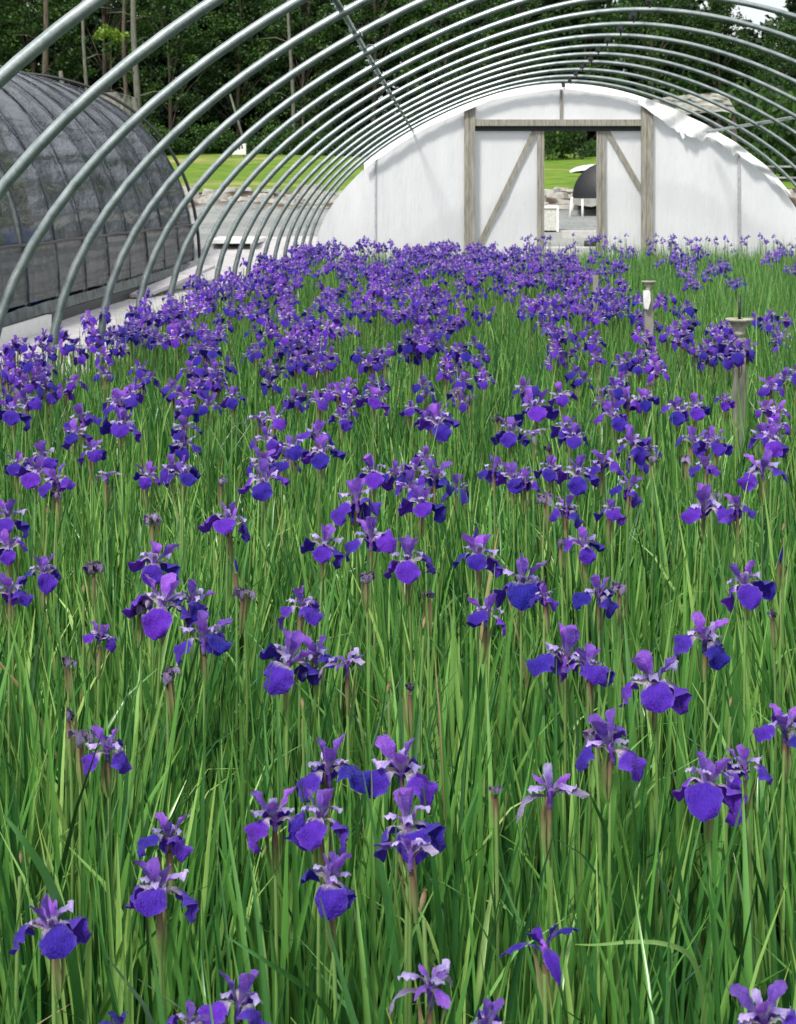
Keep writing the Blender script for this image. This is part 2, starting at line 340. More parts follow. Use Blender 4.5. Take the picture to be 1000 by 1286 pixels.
# ------------------------------------------------------------ end wall with doors
wall = empty('end_wall', (X0, WY, 0), label='white plastic end wall with timber posts and half-open sliding doors', cat='end wall')
def wl(px, py, dy=0): p = at(px, py, WY); return (p[0] - X0, dy, p[2])
def film(x0, x1, z0, ztop, name, dy=0, nx=24, nz=14, bulge=.02):
    V = []; 
    for j in range(nz + 1):
        for i in range(nx + 1):
            x = x0 + (x1 - x0) * i / nx; zt = ztop(x); z = z0 + (zt - z0) * j / nz
            V.append((x, dy + bulge * sin(x * 5.1 + z * .6) * sin(pi * j / nz) + .006 * sin(x * 23 + z * 3), z))
    Fq = [(j*(nx+1)+i, j*(nx+1)+i+1, (j+1)*(nx+1)+i+1, (j+1)*(nx+1)+i) for j in range(nz) for i in range(nx)]
    return MB().add(V, Fq).build(name, M['poly'], wall, True)
arch = lambda x: prof_z(x) - .05
xl, xr = wl(583, 0)[0], wl(820, 0)[0]
il, ir = wl(597, 0)[0], wl(805, 0)[0]
zh0, zh1 = wl(0, 158)[2], wl(0, 150)[2]
film(-HW + .02, wl(472, 0)[0] - .012, 0, lambda x: max(.3, arch(x)), 'plastic_panel'); film(wl(472, 0)[0] + .012, xl, 0, arch, 'plastic_panel')
film(xr, wl(928, 0)[0] - .015, 0, arch, 'plastic_panel'); film(wl(928, 0)[0] + .015, HW - .02, 0, lambda x: max(.3, arch(x)), 'plastic_panel')
xd = wl(705, 0)[0]
film(il, xd - .02, zh1, arch, 'transom_panel', 0, 10, 5, .008); film(xd + .02, ir, zh1, arch, 'transom_panel', 0, 10, 5, .008)
def post(x0, x1, top, name='timber_post', d0=-.07, d1=.03):
    b = MB(); n = 1; b.box((x0, d0, -.05), (x0 + (x1 - x0) * .42, d1, top)); b.box((x0 + (x1 - x0) * .44, d0 + .012, -.05), (x1, d1, top - .02)); return b.build(name, M['wood'], wall)
post(xl, il - .005, wl(0, 129)[2]); post(ir + .005, xr, wl(0, 129)[2])
gs = simple('grey_stud', (.42, .43, .45), .5)
for px, h in ((472, 196), (928, 190)):
    x = wl(px, 0)[0]; MB().box((x - .012, -.03, 0), (x + .012, .02, wl(0, h)[2])).build('wall_stud', gs, wall)
MB().box((il - .003, -.05, zh0), (ir + .003, .03, zh1)).build('header_beam', M['wood'], wall)
MB().box((il, .035, zh0 - .075), (ir, .06, zh0 + .01)).build('header_strip', M['darksteel'], wall)  # dark strip just below the header beam
MB().box((xd - .018, -.03, zh1), (xd + .018, .02, arch(xd))).build('transom_mullion', M['wood'], wall)
zd = wl(0, 164)[2]
def door(x0, x1, stile, br):
    f = MB(); n = 10; V = []; 
    for j in range(11):
        for i in range(11):
            x = x0 + (x1 - x0) * i / 10; z = .02 + (zd - .02) * j / 10; V.append((x, .10 + .012 * sin(x * 9 + z * 2) * sin(pi * j / 10), z))
    o = MB().add(V, [(j*11+i, j*11+i+1, (j+1)*11+i+1, (j+1)*11+i) for j in range(10) for i in range(10)]).build('door', M['poly'], wall, True)
    MB().box((stile[0], .04, 0), (stile[0] + (stile[1] - stile[0]) * .55, .085, zd + .03)).build('door_stile', M['wood'], o)
    MB().box((stile[0] + (stile[1] - stile[0]) * .6, .045, 0), (stile[1], .095, zd + .025)).build('door_stile', M['wood'], o)
    MB().beam(br[0], br[1], .075, .03).build('door_brace', M['wood'], o)
    MB().box((x0, .05, .0), (x1, .088, .12)).build('door_rail', M['wood'], o)
    return o
door(il - .1, wl(684, 0)[0], (wl(675, 0)[0], wl(684, 0)[0]), (wl(672, 164, .065), wl(597, 318, .065)))
door(wl(750, 0)[0], ir + .1, (wl(750, 0)[0], wl(761, 0)[0]), (wl(763, 164, .065), wl(806, 238, .065)))
MB().box((wl(684, 0)[0], .0, 0), (wl(750, 0)[0], .2, .16)).build('threshold', M['whitefabric'], wall)
# what is left of the roof film, folded along the last hoop
def rag(x0, x1, n, drop, name):
    V = []; rr = random.Random(5)
    for i in range(n + 1):
        x = x0 + (x1 - x0) * i / n; z = prof_z(x) + .03; d = drop(x) * (1 + (.30 if x > 1.2 else .03) * (.8 * sin(x * 5.1) + .2 * rr.uniform(-1, 1)))
        for j in range(5):
            s = j / 4; V.append((x + .012 * s * rr.uniform(-1, 1), -.10 + (.05 * sin(x * 14 + j) if x > 1.2 else .006 * sin(x * 3 + j)) - .04 * s, z - d * s - .0))
    return MB().add(V, [(i*5+j, (i+1)*5+j, (i+1)*5+j+1, i*5+j+1) for i in range(n) for j in range(4)]).build(name, M['rag'], wall, True)
x8, x85, x95 = wl(800, 0)[0], wl(886, 0)[0], wl(922, 0)[0]
rag(-2.95, x8, 70, lambda x: .085 + .02 * sin(x * 3) ** 2, 'film_edge')
def torn(x):
    f = (x - x8) / (x85 - x8); return .12 + .22 * max(0, min(1, f * 1.1)) if f < 1 else (.2 if x < x95 else .12)
rag(x8, HW - .35, 46, torn, 'torn_film')
b = MB(); p = wl(852, 160, -.14); q = wl(857, 172, -.15); b.add([(p[0]-.03, p[1], p[2]), (p[0]+.05, p[1]-.02, p[2]), (q[0]+.02, q[1], q[2]), (q[0]-.01, q[1], q[2]-.04)], [(0, 1, 2, 3)]); b.build('torn_strip', M['rag'], wall)

# ------------------------------------------------------------ dark tunnel on the left
TX, TEND, TW, TH = -5.0, 33.5, 3.95, 3.85
tun = empty('shade_tunnel', (TX - TW, 15, 0), label='long dark grey film-covered polytunnel left of the iris bed', cat='polytunnel')
def tprof(a):       # a from 0 (right foot) to pi (left foot)
    return (TW * (abs(cos(a)) ** .86) * (1 if cos(a) > 0 else -1), TH * sin(a) ** .80 if sin(a) > 0 else 0)
def tsurf(a0, a1, na, y0, y1, ny, off, name, mat, wr=.02):
    V = []; rr = random.Random(3)
    for i in range(ny + 1):
        y = y0 + (y1 - y0) * i / ny
        for j in range(na + 1):
            a = a0 + (a1 - a0) * j / na; x, z = tprof(a)
            sag = -wr * abs(sin(pi * (y + 2) / 1.6)) + rr.uniform(-.006, .006) + .02 * sin(y * 1.7 + a * 6) * sin(a * 3)
            k = 1 + (off + sag) / 4; V.append((x * k, y - 15, z * k + .02))
    return MB().add(V, [(i*(na+1)+j, i*(na+1)+j+1, (i+1)*(na+1)+j+1, (i+1)*(na+1)+j) for i in range(ny) for j in range(na)]).build(name, mat, tun, True)
A1 = .19
tsurf(.66, pi, 30, -2, TEND, 174, 0, 'roof_film', M['shade'], .02)
tsurf(A1, .66, 8, 21.2, TEND, 62, 0, 'wall_film', M['shade'], .02)
M['clear'] = shade('clear_film', (.05, .06, .06), (.16, .18, .18), .45, .15)
tsurf(A1, .66, 8, -2, 21.2, 114, 0, 'clear_panel', M['clear'], .02)
tsurf(.045, A1, 8, -2, TEND, 174, .012, 'side_film', M['skirt'], .012)
tm = MB().tube([(tprof(a)[0] * .992, 0, tprof(a)[1] * .992) for a in np.linspace(0, pi, 44)], .024, 7).mesh('tunnel_hoop', M['steel'], True)
seam = MB().tube([(tprof(a)[0] * 1.004, 0, tprof(a)[1] * 1.004 + .02) for a in np.linspace(.02, pi, 44)], .012, 6).mesh('film_ridge', M['shade'], True)
y = -2
while y < TEND + .1:
    inst('tunnel_hoop', tm, tun, (0, y - 15, 0)); inst('film_ridge', seam, tun, (0, y - 15, 0)); y += 1.6
MB().tube([(tprof(A1)[0] * 1.01, y_ - 15, tprof(A1)[1] * 1.01 + .01 * sin(y_ * 2)) for y_ in np.linspace(-2, TEND, 60)], .02, 6).build('roll_bar', M['blackpipe'], tun, True)
b = MB()
MB().box((TW - .02, -17, 0), (TW + .03, TEND - 15, .16)).build('base_board', M['blackpipe'], tun)
V = []
for i in range(121):
    y = -2 + (TEND + 2) * i / 120; V += [(TW + .035 + .03 * random.random(), y - 15, .17 + .01 * random.random()), (TW + .02, y - 15, .30 + .02 * random.random())]
MB().add(V, [(2*i, 2*i+2, 2*i+3, 2*i+1) for i in range(120)]).build('dusty_hem', simple('dusty_film', (.09, .11, .11), .6, 0, .7, 5, .5), tun, True)
# far end film and black edging
V = [(tprof(a)[0], TEND - 15, tprof(a)[1]) for a in np.linspace(0, pi, 40)]
MB().add(V + [(0, TEND - 15, 0)], [(i, i + 1, 40) for i in range(39)]).build('end_film', M['shade'], tun)
MB().tube([(tprof(a)[0] * 1.02, TEND + .12 - 15, tprof(a)[1] * 1.025 + .02) for a in np.linspace(.0, pi, 50)], .032, 7).build('end_edging', M['blackpipe'], tun, True)
# inside, seen dimly through the film
o = MB().tube([(-6.0, 24.2, 0), (-6.0, 24.2, 1.15)], .28, 16).build('barrel', M['blue'], smooth=True, label='blue plastic barrel dimly visible inside the dark tunnel', cat='barrel')
o = MB().box((-8.6, 6, .72), (-7.0, 24, .76)); 
for yy in np.arange(6.3, 24, 2.2):
    for xx in (-8.5, -7.1): o.box((xx - .04, yy - .04, 0), (xx + .04, yy + .04, .72))
bench = o.build('potting_bench', M['wood'], label='long slatted potting bench dimly seen inside the dark tunnel', cat='bench')
for i, yy in enumerate((17.5, 20, 22.5, 25, 27.5)):
    pass
# boards on the ground beside the tunnel
def board(name, p, q, w_, t_, label, mat='white'):
    return MB().beam(p, q, w_, t_, up=(0, 0, 1)).build(name, M[mat], label=label, cat='board')
board('board', (-4.80, 16.2, .10), (-4.80, 20.6, .10), .06, .2, 'white board standing on edge along the foot of the dark tunnel')
board('board', (-4.85, 26.6, .06), (-4.35, 30.5, .34), .32, .05, 'curled pale board lying at the far corner of the dark tunnel', 'whitefabric')
for i, (a, c, lb) in enumerate((((270, 322), (330, 300), 'low white bench top standing beyond the far end of the dark tunnel'),)):
    x0, Y0 = at(a[0], 0, 36)[0], 36; x1 = at(c[0], 0, 36)[0]
    t_ = empty('low_bench', (0, 36, 0), label=lb, cat='bench')
    MB().box((x0, -1.2, .62), (x1, 1.2, .70)).build('bench_top', M['white'], t_)
    for xx in (x0 + .08, x1 - .08):
        for yy in (-1.1, 1.1): MB().box((xx - .04, yy - .04, .1), (xx + .04, yy + .04, .62)).build('leg', M['white'], t_)

# ------------------------------------------------------------ foliage generators
def leaves(name, C_, R_, per, size, mat, parent=None, squash=.7, hang=.0, seed=1, elong=1.5, vary=.5):
    """small folded leaf faces scattered round each cluster centre"""
    g = np.random.default_rng(seed); n = len(C_) * per
    c = np.repeat(C_, per, 0); r = np.repeat(R_, per)
    d = g.normal(size=(n, 3)); d /= np.linalg.norm(d, axis=1)[:, None]; d *= (g.random(n) ** .45)[:, None]; d[:, 2] *= squash
    P = c + d * r[:, None]
    t = g.normal(size=(n, 3)); t[:, 2] -= hang; t /= np.linalg.norm(t, axis=1)[:, None]
    b = np.cross(t, g.normal(size=(n, 3))); b /= np.linalg.norm(b, axis=1)[:, None]
    s = size * (1 - vary / 2 + vary * g.random(n)); nn = np.cross(t, b)
    t *= (s * elong / 2)[:, None]; b *= (s / 2)[:, None]
    V = np.stack([P - t, P + b * .9 + nn * (s * .12)[:, None], P + t, P - b * .9 + nn * (s * .12)[:, None]], 1).reshape(-1, 3)
    Fq = np.arange(n * 4).reshape(n, 4)
    cl_r = g.random(len(C_)); rn = np.clip(.55 * np.repeat(cl_r, per) + .45 * g.random(n), 0, 1)
    me = np_mesh(name, V, Fq, mat, {'rnd': np.repeat(rn, 4), 'uvw': np.tile(np.array([[.5, .5, 0]]), (n * 4, 1))}, False)
    return me
def broad_tree(seed, H, R, z0, ncl, per, size, mat):
    g = np.random.default_rng(seed); C_ = []; 
    tr = MB(); bx = g.normal(0, .3, 2)
    tp = [(bx[0] * (t_ ** 2) + .08 * sin(t_ * 9 + seed), bx[1] * t_ ** 2, t_ * H * .93) for t_ in np.linspace(0, 1, 9)]
    tr.tube(tp, np.linspace(.17, .04, 9) * (H / 12), 8)
    for i in range(ncl):
        t_ = g.random() ** .8; z = z0 + (H - z0) * t_; a = g.random() * 2 * pi
        rr = R * (sin(pi * min(1, .25 + .72 * t_)) ** .7) * (.35 + .65 * g.random() ** .5)
        C_.append((rr * cos(a), rr * sin(a), z + g.normal() * .2))
        if i % 5 == 0:
            k = int(min(8, max(0, (z / H) * 8 - 1))); p0 = np.array(tp[k]); p1 = np.array(C_[-1]); tr.tube([p0, (p0 + p1) / 2 + (0, 0, .15), p1], [.045, .03, .012], 5)
    C_ = np.array(C_); R2 = .45 + .45 * g.random(len(C_))
    return tr.mesh('trunk', M['trunk'], True), leaves('crown', C_, R2, per, size, M[mat], seed=seed)
def conifer_tree(seed, H, R, z0, tiers, per, size):
    g = np.random.default_rng(seed); C_ = []; R2 = []
    tr = MB().tube([(0, 0, 0), (.05, 0, H * .5), (0, 0, H)], [.24, .15, .03], 8)
    for k in range(tiers):
        t_ = k / tiers; z = z0 + (H - z0) * t_; rad = R * (1 - t_) ** .8 * (.75 + .5 * g.random())
        for a in np.arange(0, 2 * pi, 2 * pi / 7) + g.random() * 2:
            for q in np.linspace(.25, 1, 4):
                C_.append((rad * q * cos(a), rad * q * sin(a), z - rad * .22 * q * q + g.normal() * .1)); R2.append(.28 + .3 * (1 - q * .5))
            if k % 2 == 0: tr.tube([(0, 0, z), (rad * .8 * cos(a), rad * .8 * sin(a), z - .2 * rad * .6)], [.035, .012], 4)
    return tr.mesh('trunk', M['trunk'], True), leaves('crown', np.array(C_), np.array(R2), per, size, M['conifer'], squash=.45, hang=.6, seed=seed, elong=2.4)
BT = [broad_tree(21, 13, 3.0, 2.0, 170, 48, .17, 'tree'), broad_tree(22, 11, 2.6, 1.0, 150, 48, .15, 'tree'), broad_tree(23, 15, 3.3, 4.5, 150, 48, .18, 'tree')]
CT = [conifer_tree(31, 17, 3.0, 3.0, 17, 26, .20), conifer_tree(32, 14, 2.7, .8, 15, 26, .20)]
SH = []
for sd in (41, 42):
    g = np.random.default_rng(sd); C_ = [(g.normal() * .8, g.normal() * .6, .3 + abs(g.normal()) * .75) for _ in range(46)]
    SH.append(leaves('foliage', np.array(C_), np.full(46, .5), 44, .12, M['tree'], seed=sd))
def tree(kind, pair, x, y, s, rz, label, group, stretch=1):
    t = empty(kind, (x, y, ground_z(y) - .05), rz, label=label, cat='tree', group=group)
    t.scale = (s, s, s * stretch)
    inst('trunk', pair[0], t); inst('crown', pair[1], t)
rr = random.Random(9)
def px2x(px, Y): return (px - VX) / F * Y
# front row: light broadleaf trees at the forest edge
spots = [(-40, 93, 0, .8), (40, 95, 1, .95), (130, 96, 2, .85), (215, 94, 1, .85), (300, 97, 0, .8), (380, 95, 1, .95), (470, 96, 2, .8), (560, 94, 0, .85), (650, 97, 1, .9), (735, 100, 0, .8), (820, 96, 1, .98), (905, 98, 0, .82), (985, 95, 1, .78), (1070, 97, 0, .78), (1160, 97, 1, .85)]
for i, (px, Y, v, s) in enumerate(spots):
    if px > 860: s *= .84
    ORD = ('first', 'second', 'third', 'fourth', 'fifth', 'sixth', 'seventh')
    if px > 800: lab = '%s leafy tree right of the white wall top, counted from the left' % ORD[i - 10]; grp = 'leafy trees at the right of the forest edge'
    elif px > 420: lab = '%s leafy tree behind the middle hoops, counted from the left' % ORD[i - 6]; grp = 'leafy trees behind the middle hoops'
    else: lab = '%s broadleaf tree of the left forest edge, counted from the left' % ORD[i]; grp = 'broadleaf trees above the left lawn'
    tree('broadleaf_tree', BT[v], px2x(px, Y), Y, s, rr.random() * 6, lab, grp)
for i in range(26):
    px = -140 + i * 52 + rr.uniform(-15, 15); Y = rr.choice((101, 105, 109)); s = rr.uniform(.85, 1.1)
    if px > 850: s *= .62
    elif px > 760: s *= .92
    tree('conifer_tree', CT[i % 2], px2x(px, Y), Y, s, rr.random() * 6,
         'dark low conifer near the gap of white sky at right' if px > 830 else 'tall dark conifer in the shadowy forest behind the leafy trees',
         'low conifers at the right of the forest' if px > 830 else 'tall conifers of the dark forest')
# bare trunks that stand out
for px, py0, py1, Y, r, mat, lab in ((55, -10, 115, 91, .17, 'trunk', 'dark straight tree trunk behind the ridge of the dark tunnel'),
        (108, 20, 105, 91, .10, 'paletrunk', 'pale forked tree trunk standing left of the grey shelter'),
        (171, -10, 175, 91, .17, 'paletrunk', 'straight grey tree trunk just right of the grey shelter'),
        (365, 15, 190, 92, .10, 'paletrunk', 'thin grey tree trunk rising from the far edge of the lawn'),
        (159, -5, 160, 92.5, .12, 'trunk', 'thin dark tree trunk right beside the straight grey one')):
    t = empty('bare_tree', (px2x(px, Y), Y, ground_z(Y) - .1), label=lab, cat='tree')
    H = at(0, py0, Y)[2] - ground_z(Y) + 3
    MB().tube([(.15 * sin(q * 5 + px), .1 * cos(q * 4), q * H) for q in np.linspace(0, 1, 8)], np.linspace(r * 1.2, r * .6, 8), 8).build('trunk', M[mat], t, True)
    b = MB()
    for j in range(7):
        z = H * rr.uniform(.25, .95); a = rr.uniform(0, 6.28); L = rr.uniform(.8, 2); b.tube([(0, 0, z), (L * .5 * cos(a), L * .5 * sin(a), z + .3), (L * cos(a), L * sin(a), z + .25)], [.04, .025, .01], 5)
    b.build('branches', M[mat], t, True)
t = empty('leaning_trunk', (px2x(312, 89), 89, ground_z(89)), label='thin leaning dead trunk behind the small white sign', cat='tree')
MB().tube([(0, 0, 0), (px2x(289, 89) - px2x(312, 89), 0, at(0, 118, 89)[2] - ground_z(89))], [.07, .05], 7).build('trunk', M['paletrunk'], t, True)
g = np.random.default_rng(5)
o = inst('lime_sapling', leaves('foliage', np.array([(g.normal() * .35, g.normal() * .3, g.normal() * .16) for _ in range(9)]), np.full(9, .35), 40, .13, M['limeleaf'], seed=8), None, at(139, 40, 88))
tag(o, 'small lime-green leafy sapling top lit in front of dark trunks', 'sapling')
MB().tube([(0, 0, 0), (.05, .1, ground_z(88) - at(139, 40, 88)[2])], [.015, .03], 6).build('stem', M['trunk'], o)
# shrubs along the lawn edge
for i, px in enumerate(list(range(-30, 640, 42)) + [880, 960, 1040]):
    Y = 88.5 + rr.uniform(0, 3)
    o = inst('shrub', SH[i % 2], None, (px2x(px + rr.uniform(-10, 10), Y), Y, ground_z(Y) - .1), (0, 0, rr.random() * 6), (rr.uniform(.8, 1.3), 1, rr.uniform(.5, 1.1)))
    tag(o, ('shrub %s from the left along the forest foot beyond the lawn' % ('one two three four five six seven eight nine ten eleven twelve thirteen fourteen fifteen sixteen seventeen eighteen nineteen'.split()[i])), 'shrub', 'shrubs along the lawn edge')
o = inst('door_bush', SH[0], None, (px2x(703, 84), 84, ground_z(84) - .1), (0, 0, 1), (.85, 1, 1.15)); tag(o, 'light green bush framed in the open doorway at its left', 'bush'); o.name = 'bush'
o = inst('bush', SH[1], None, (px2x(741, 86), 86, ground_z(86) - .1), (0, 0, 1), (.4, .4, .6)); tag(o, 'small dark bush before the fence in the doorway', 'bush')
tag(inst('bench_plants', leaves('bench_plants', np.array([(random.uniform(-.6, .6), random.uniform(-3, 1.6), random.uniform(0, .75)) for _ in range(50)]), np.full(50, .35), 40, .12, M['limeleaf'], seed=88), None, (-7.4, 25.6, .98)), 'green bushy plants dimly seen on the bench inside the dark tunnel', 'plants', kind='stuff')
# deep woodland
g = np.random.default_rng(77); C_ = []
for i in range(1500):
    x = g.uniform(-62, 45); h = 24 if x < 8 else (10 if x > 17 else 24 - (x - 8) * 1.55); C_.append((x, g.uniform(114, 124), 4 + (g.random() ** .9) * h * (.8 + .2 * sin(x * .9))))
me = leaves('far_woodland', np.array(C_), np.full(1500, 2.0), 60, .42, M['conifer'], seed=3); o = inst('far_woodland', me); tag(o, 'dense dark woodland mass behind the forest edge trees', 'woodland', kind='stuff')

# ------------------------------------------------------------ small things behind
def shelter():
    Y = 52; t = empty('grey_shelter', (px2x(138, Y), Y, ground_z(Y)), label='weathered grey shelter roof on posts behind the dark tunnel', cat='shelter')
    x = lambda p_: px2x(p_, Y) - px2x(138, Y); z = lambda p_: at(0, p_, Y)[2] - ground_z(Y)
    V = []; pts = [(104, 143), (108, 133), (115, 125), (125, 120), (140, 119), (155, 118), (164, 121)]; low = [(104, 146), (108, 145), (115, 146), (125, 147), (140, 148), (155, 147), (163, 148)]
    for yy in (-1.2, 1.2):
        for (a, b_), (c, d) in zip(pts, low): V += [(x(a), yy, z(b_)), (x(c), yy * .9, z(d))]
    n = len(pts); Fq = []
    for i in range(n - 1):
        Fq += [(2*i, 2*i+1, 2*i+3, 2*i+2), (2*n+2*i, 2*n+2*i+2, 2*n+2*i+3, 2*n+2*i+1), (2*i, 2*i+2, 2*n+2*i+2, 2*n+2*i)]
    Fq += [(0, 2*n, 2*n+1, 1), (2*n-2, 2*n-1, 4*n-1, 4*n-2)]
    m = NT('mossy_sheet'); c = m.ramp(m.noise(2.6, 8, m.coord()), [(.38, (.03, .03, .025)), (.5, (.24, .24, .20)), (.7, (.40, .40, .36))]); m.set(.9, 0, .2, c)
    MB().add(V, Fq).build('roof', m.m, t)
    for px in (118, 141, 158):
        for yy in (-.9, .9): MB().box((x(px) - .05, yy - .05, 0), (x(px) + .05, yy + .05, z(147))).build('post', M['paletrunk'], t)
    return m.m
moss = shelter()
Y = 40; t = MB().tube([(px2x(79, Y), Y, .8), (px2x(78, Y), Y, at(0, 105, Y)[2]), (px2x(76, Y), Y, at(0, 89, Y)[2])], [.06, .055, .04], 8).build('broken_post', M['paletrunk'], smooth=True, label='pale broken wooden post poking above the dark tunnel ridge', cat='post')
def shed():
    Y = 46; t = empty('grey_shed', (px2x(870, Y), Y, ground_z(Y)), label='weathered grey-roofed shed behind the hoops right of the doors', cat='shed')
    x = lambda p_: px2x(p_, Y) - px2x(870, Y); z = lambda p_: at(0, p_, Y)[2] - ground_z(Y)
    top = [(822, 122), (850, 117), (880, 114), (905, 112), (925, 115)]; V = []
    for a, b_ in top: V += [(x(a), -.2, z(b_ + 28 if a > 830 else b_ + 8)), (x(a), 1.6, z(b_)), (x(a), 3.0, z(b_ + 20))]
    n = len(top); MB().add(V, [(3*i+j, 3*i+3+j, 3*i+4+j, 3*i+1+j) for i in range(n-1) for j in range(2)]).build('roof', moss, t)
    for px in (826, 922):
        for yy in (0, 2.8): MB().box((x(px) - .06, yy - .06, 0), (x(px) + .06, yy + .06, z(145))).build('post', M['trunk'], t)
    MB().box((x(826), 2.7, 0), (x(922), 2.8, z(150))).build('back_wall', M['trunk'], t)
shed()
Y = 84; t = empty('small_sign', (px2x(298, Y), Y, ground_z(Y)), label='small white sign board with dark marks at the lawn edge', cat='sign')
z = lambda p_: at(0, p_, Y)[2] - ground_z(Y)
MB().add([(-.42, 0, z(194)), (.42, 0, z(194)), (.42, 0, z(180)), (-.10, 0, z(181.5)), (-.42, 0, z(187)), (-.42, .04, z(194)), (.42, .04, z(194)), (.42, .04, z(180)), (-.10, .04, z(181.5)), (-.42, .04, z(187))],
   [(0,1,2,3,4), (9,8,7,6,5), (0,5,6,1), (1,6,7,2), (2,7,8,3), (3,8,9,4), (4,9,5,0)]).build('board', M['white'], t)
for i, xx in enumerate((-.08, .07, .2)): MB().box((xx, -.01, z(188.5 - i)), (xx + .07, -.004, z(184.5 - i))).build('dark_mark', M['blackpipe'], t)
for xx in (-.3, .3): MB().box((xx - .03, .045, -.1), (xx + .03, .09, z(190))).build('leg', M['paletrunk'], t)
for px, Y in ((968, 62), (1010, 58), (1050, 64)):
    o = inst('shrub', SH[0], None, (px2x(px, Y), Y, ground_z(Y) - .1), (0, 0, px), (1.5, 1.5, 2.0)); tag(o, 'dark green shrub behind the right hoop shoulder, %s' % {968: 'leftmost of three', 1010: 'middle of three', 1050: 'rightmost of three'}[px], 'shrub', 'shrubs behind the right hoops')
# the rail fence seen through the door
Y = 90; t = empty('rail_fence', (px2x(740, Y), Y, ground_z(Y)), label='pale rail fence at the forest edge seen through the doorway', cat='fence')
z = lambda p_: at(0, p_, Y)[2] - ground_z(Y)
for pz in (188, 194, 200): MB().box((-.7, -.03, z(pz) - .05), (3.6, .03, z(pz) + .05)).build('rail', M['greyboard'], t)
for xx in np.arange(-.65, 3.7, 1.05): MB().box((xx - .06, .03, -.1), (xx + .06, .13, z(186))).build('post', M['greyboard'], t)
# black covered tunnel outside the door
Y = 43; gz = ground_z(Y); cx = px2x(766, Y); t = empty('black_tunnel', (cx, Y, gz), -.085, label='small tunnel with glossy black cover on white legs beyond the door', cat='polytunnel')
z = lambda p_: at(0, p_, Y)[2] - gz
hw = cx - px2x(719, Y); zt, zb = z(203), z(250)
V = []; na = 22
for j, yy in enumerate(np.linspace(0, 5, 9)):
    for i in range(na + 1):
        a = pi * i / na; V.append((-hw * cos(a), yy, zb + (zt - zb) * sin(a) ** .9 + (.03 * sin(yy * 4 + i) if i in (0, na) else 0)))
Fq = [(j*(na+1)+i, j*(na+1)+i+1, (j+1)*(na+1)+i+1, (j+1)*(na+1)+i) for j in range(8) for i in range(na)]
n0 = len(V); V.append((0, 0, zb)); Fq += [(i + 1, i, n0) for i in range(na)]
MB().add(V, Fq).build('cover', M['black'], t, True)
for yy in (0, 2.5, 5):
    for s in (-1, 1): MB().tube([(s * hw * 1.07, yy, -.1), (s * hw, yy, zb + .05)], .035, 7).build('leg', M['white'], t, True)
MB().tube([(px2x(732, Y) - cx, -.05, -.1), (px2x(732, Y) - cx, -.05, zb)], .03, 7).build('leg', M['white'], t, True)
V = []
for i in range(13):
    xx = -hw + 2 * hw * i / 12; V += [(xx, -.03, zb + .02), (xx + .03, -.04, zb - .12 - .08 * random.random())]
MB().add(V, [(2*i, 2*i+1, 2*i+3, 2*i+2) for i in range(12)]).build('torn_hem', M['greyboard'], t, True)
Y = 66; t = empty('low_tunnel', (px2x(752, Y), Y, ground_z(Y)), label='low white row cover on the lawn seen through the doorway', cat='row cover')
V = []; hw = 1.15
for j, yy in enumerate((-1.5, 0, 3)):
    for i in range(13): a = pi * i / 12; V.append((-hw * cos(a) * (1, 1, .8)[j], yy, .36 * sin(a) * (.35, 1, 1)[j]))
MB().add(V, [(j*13+i, j*13+i+1, (j+1)*13+i+1, (j+1)*13+i) for j in range(2) for i in range(12)]).build('cover', M['white'], t, True)
MB().box((.05, -.62, .36), (.3, -.55, .44)).build('vent', M['blackpipe'], t)
Y = 38; t = empty('white_crate', (px2x(688, Y), Y, ground_z(Y)), label='pale crate with a white frame on gravel just outside the door', cat='crate')
z = lambda p_: at(0, p_, Y)[2] - ground_z(Y)
x0, x1 = px2x(674, Y) - px2x(688, Y), px2x(702, Y) - px2x(688, Y); zt = z(258) 
MB().box((x0, 0, .03), (x1 - .04, .5, zt - .05)).build('panel', simple('cream_panel', (.55, .55, .50), .6), t)
for a, b_ in (((x0 - .03, -.03, zt - .06), (x1, .53, zt)), ((x1 - .05, -.03, 0), (x1, .03, zt - .06)), ((x0 - .03, -.03, 0), (x0 + .03, .03, zt - .06))): MB().box(a, b_).build('frame', M['white'], t)
# slabs and hose outside the door
for i, (px0, px1, Y, lb) in enumerate(((676, 752, 34.5, 'wide pale concrete slab nearest the doorway outside'), (705, 760, 37.2, 'narrow pale concrete kerb slab beside the white legs'))):
    MB().box((px2x(px0, Y), Y - .35, ground_z(Y) - .06), (px2x(px1, Y), Y + .3, ground_z(Y) + .12)).build('concrete_slab', simple('concrete', (.48, .48, .46), .85, 0, .15, 8), label=lb, cat='slab')
MB().tube([(px2x(a, 35.4), 35.4 + .1 * sin(a), ground_z(35.4) + .05) for a in np.linspace(735, 758, 8)], .09, 8).build('dark_sack', M['blackpipe'], smooth=True, label='dark rolled sack on the ground behind the right door', cat='sack')
# metal rack behind the wall at far right
Y = 30; t = empty('metal_rack', (px2x(992, Y), Y, ground_z(Y)), label='metal rack with white shelf behind the right shoulder of hoops', cat='rack')
z = lambda p_: at(0, p_, Y)[2] - ground_z(Y)
for xx in (-.3, .35):
    for yy in (0, .6): MB().box((xx - .025, yy - .025, 0), (xx + .025, yy + .025, z(206))).build('upright', M['darksteel'], t)
for pz in (210, 224): MB().box((-.34, -.03, z(pz)), (.40, .63, z(pz) + .03)).build('shelf', M['greyboard'], t)
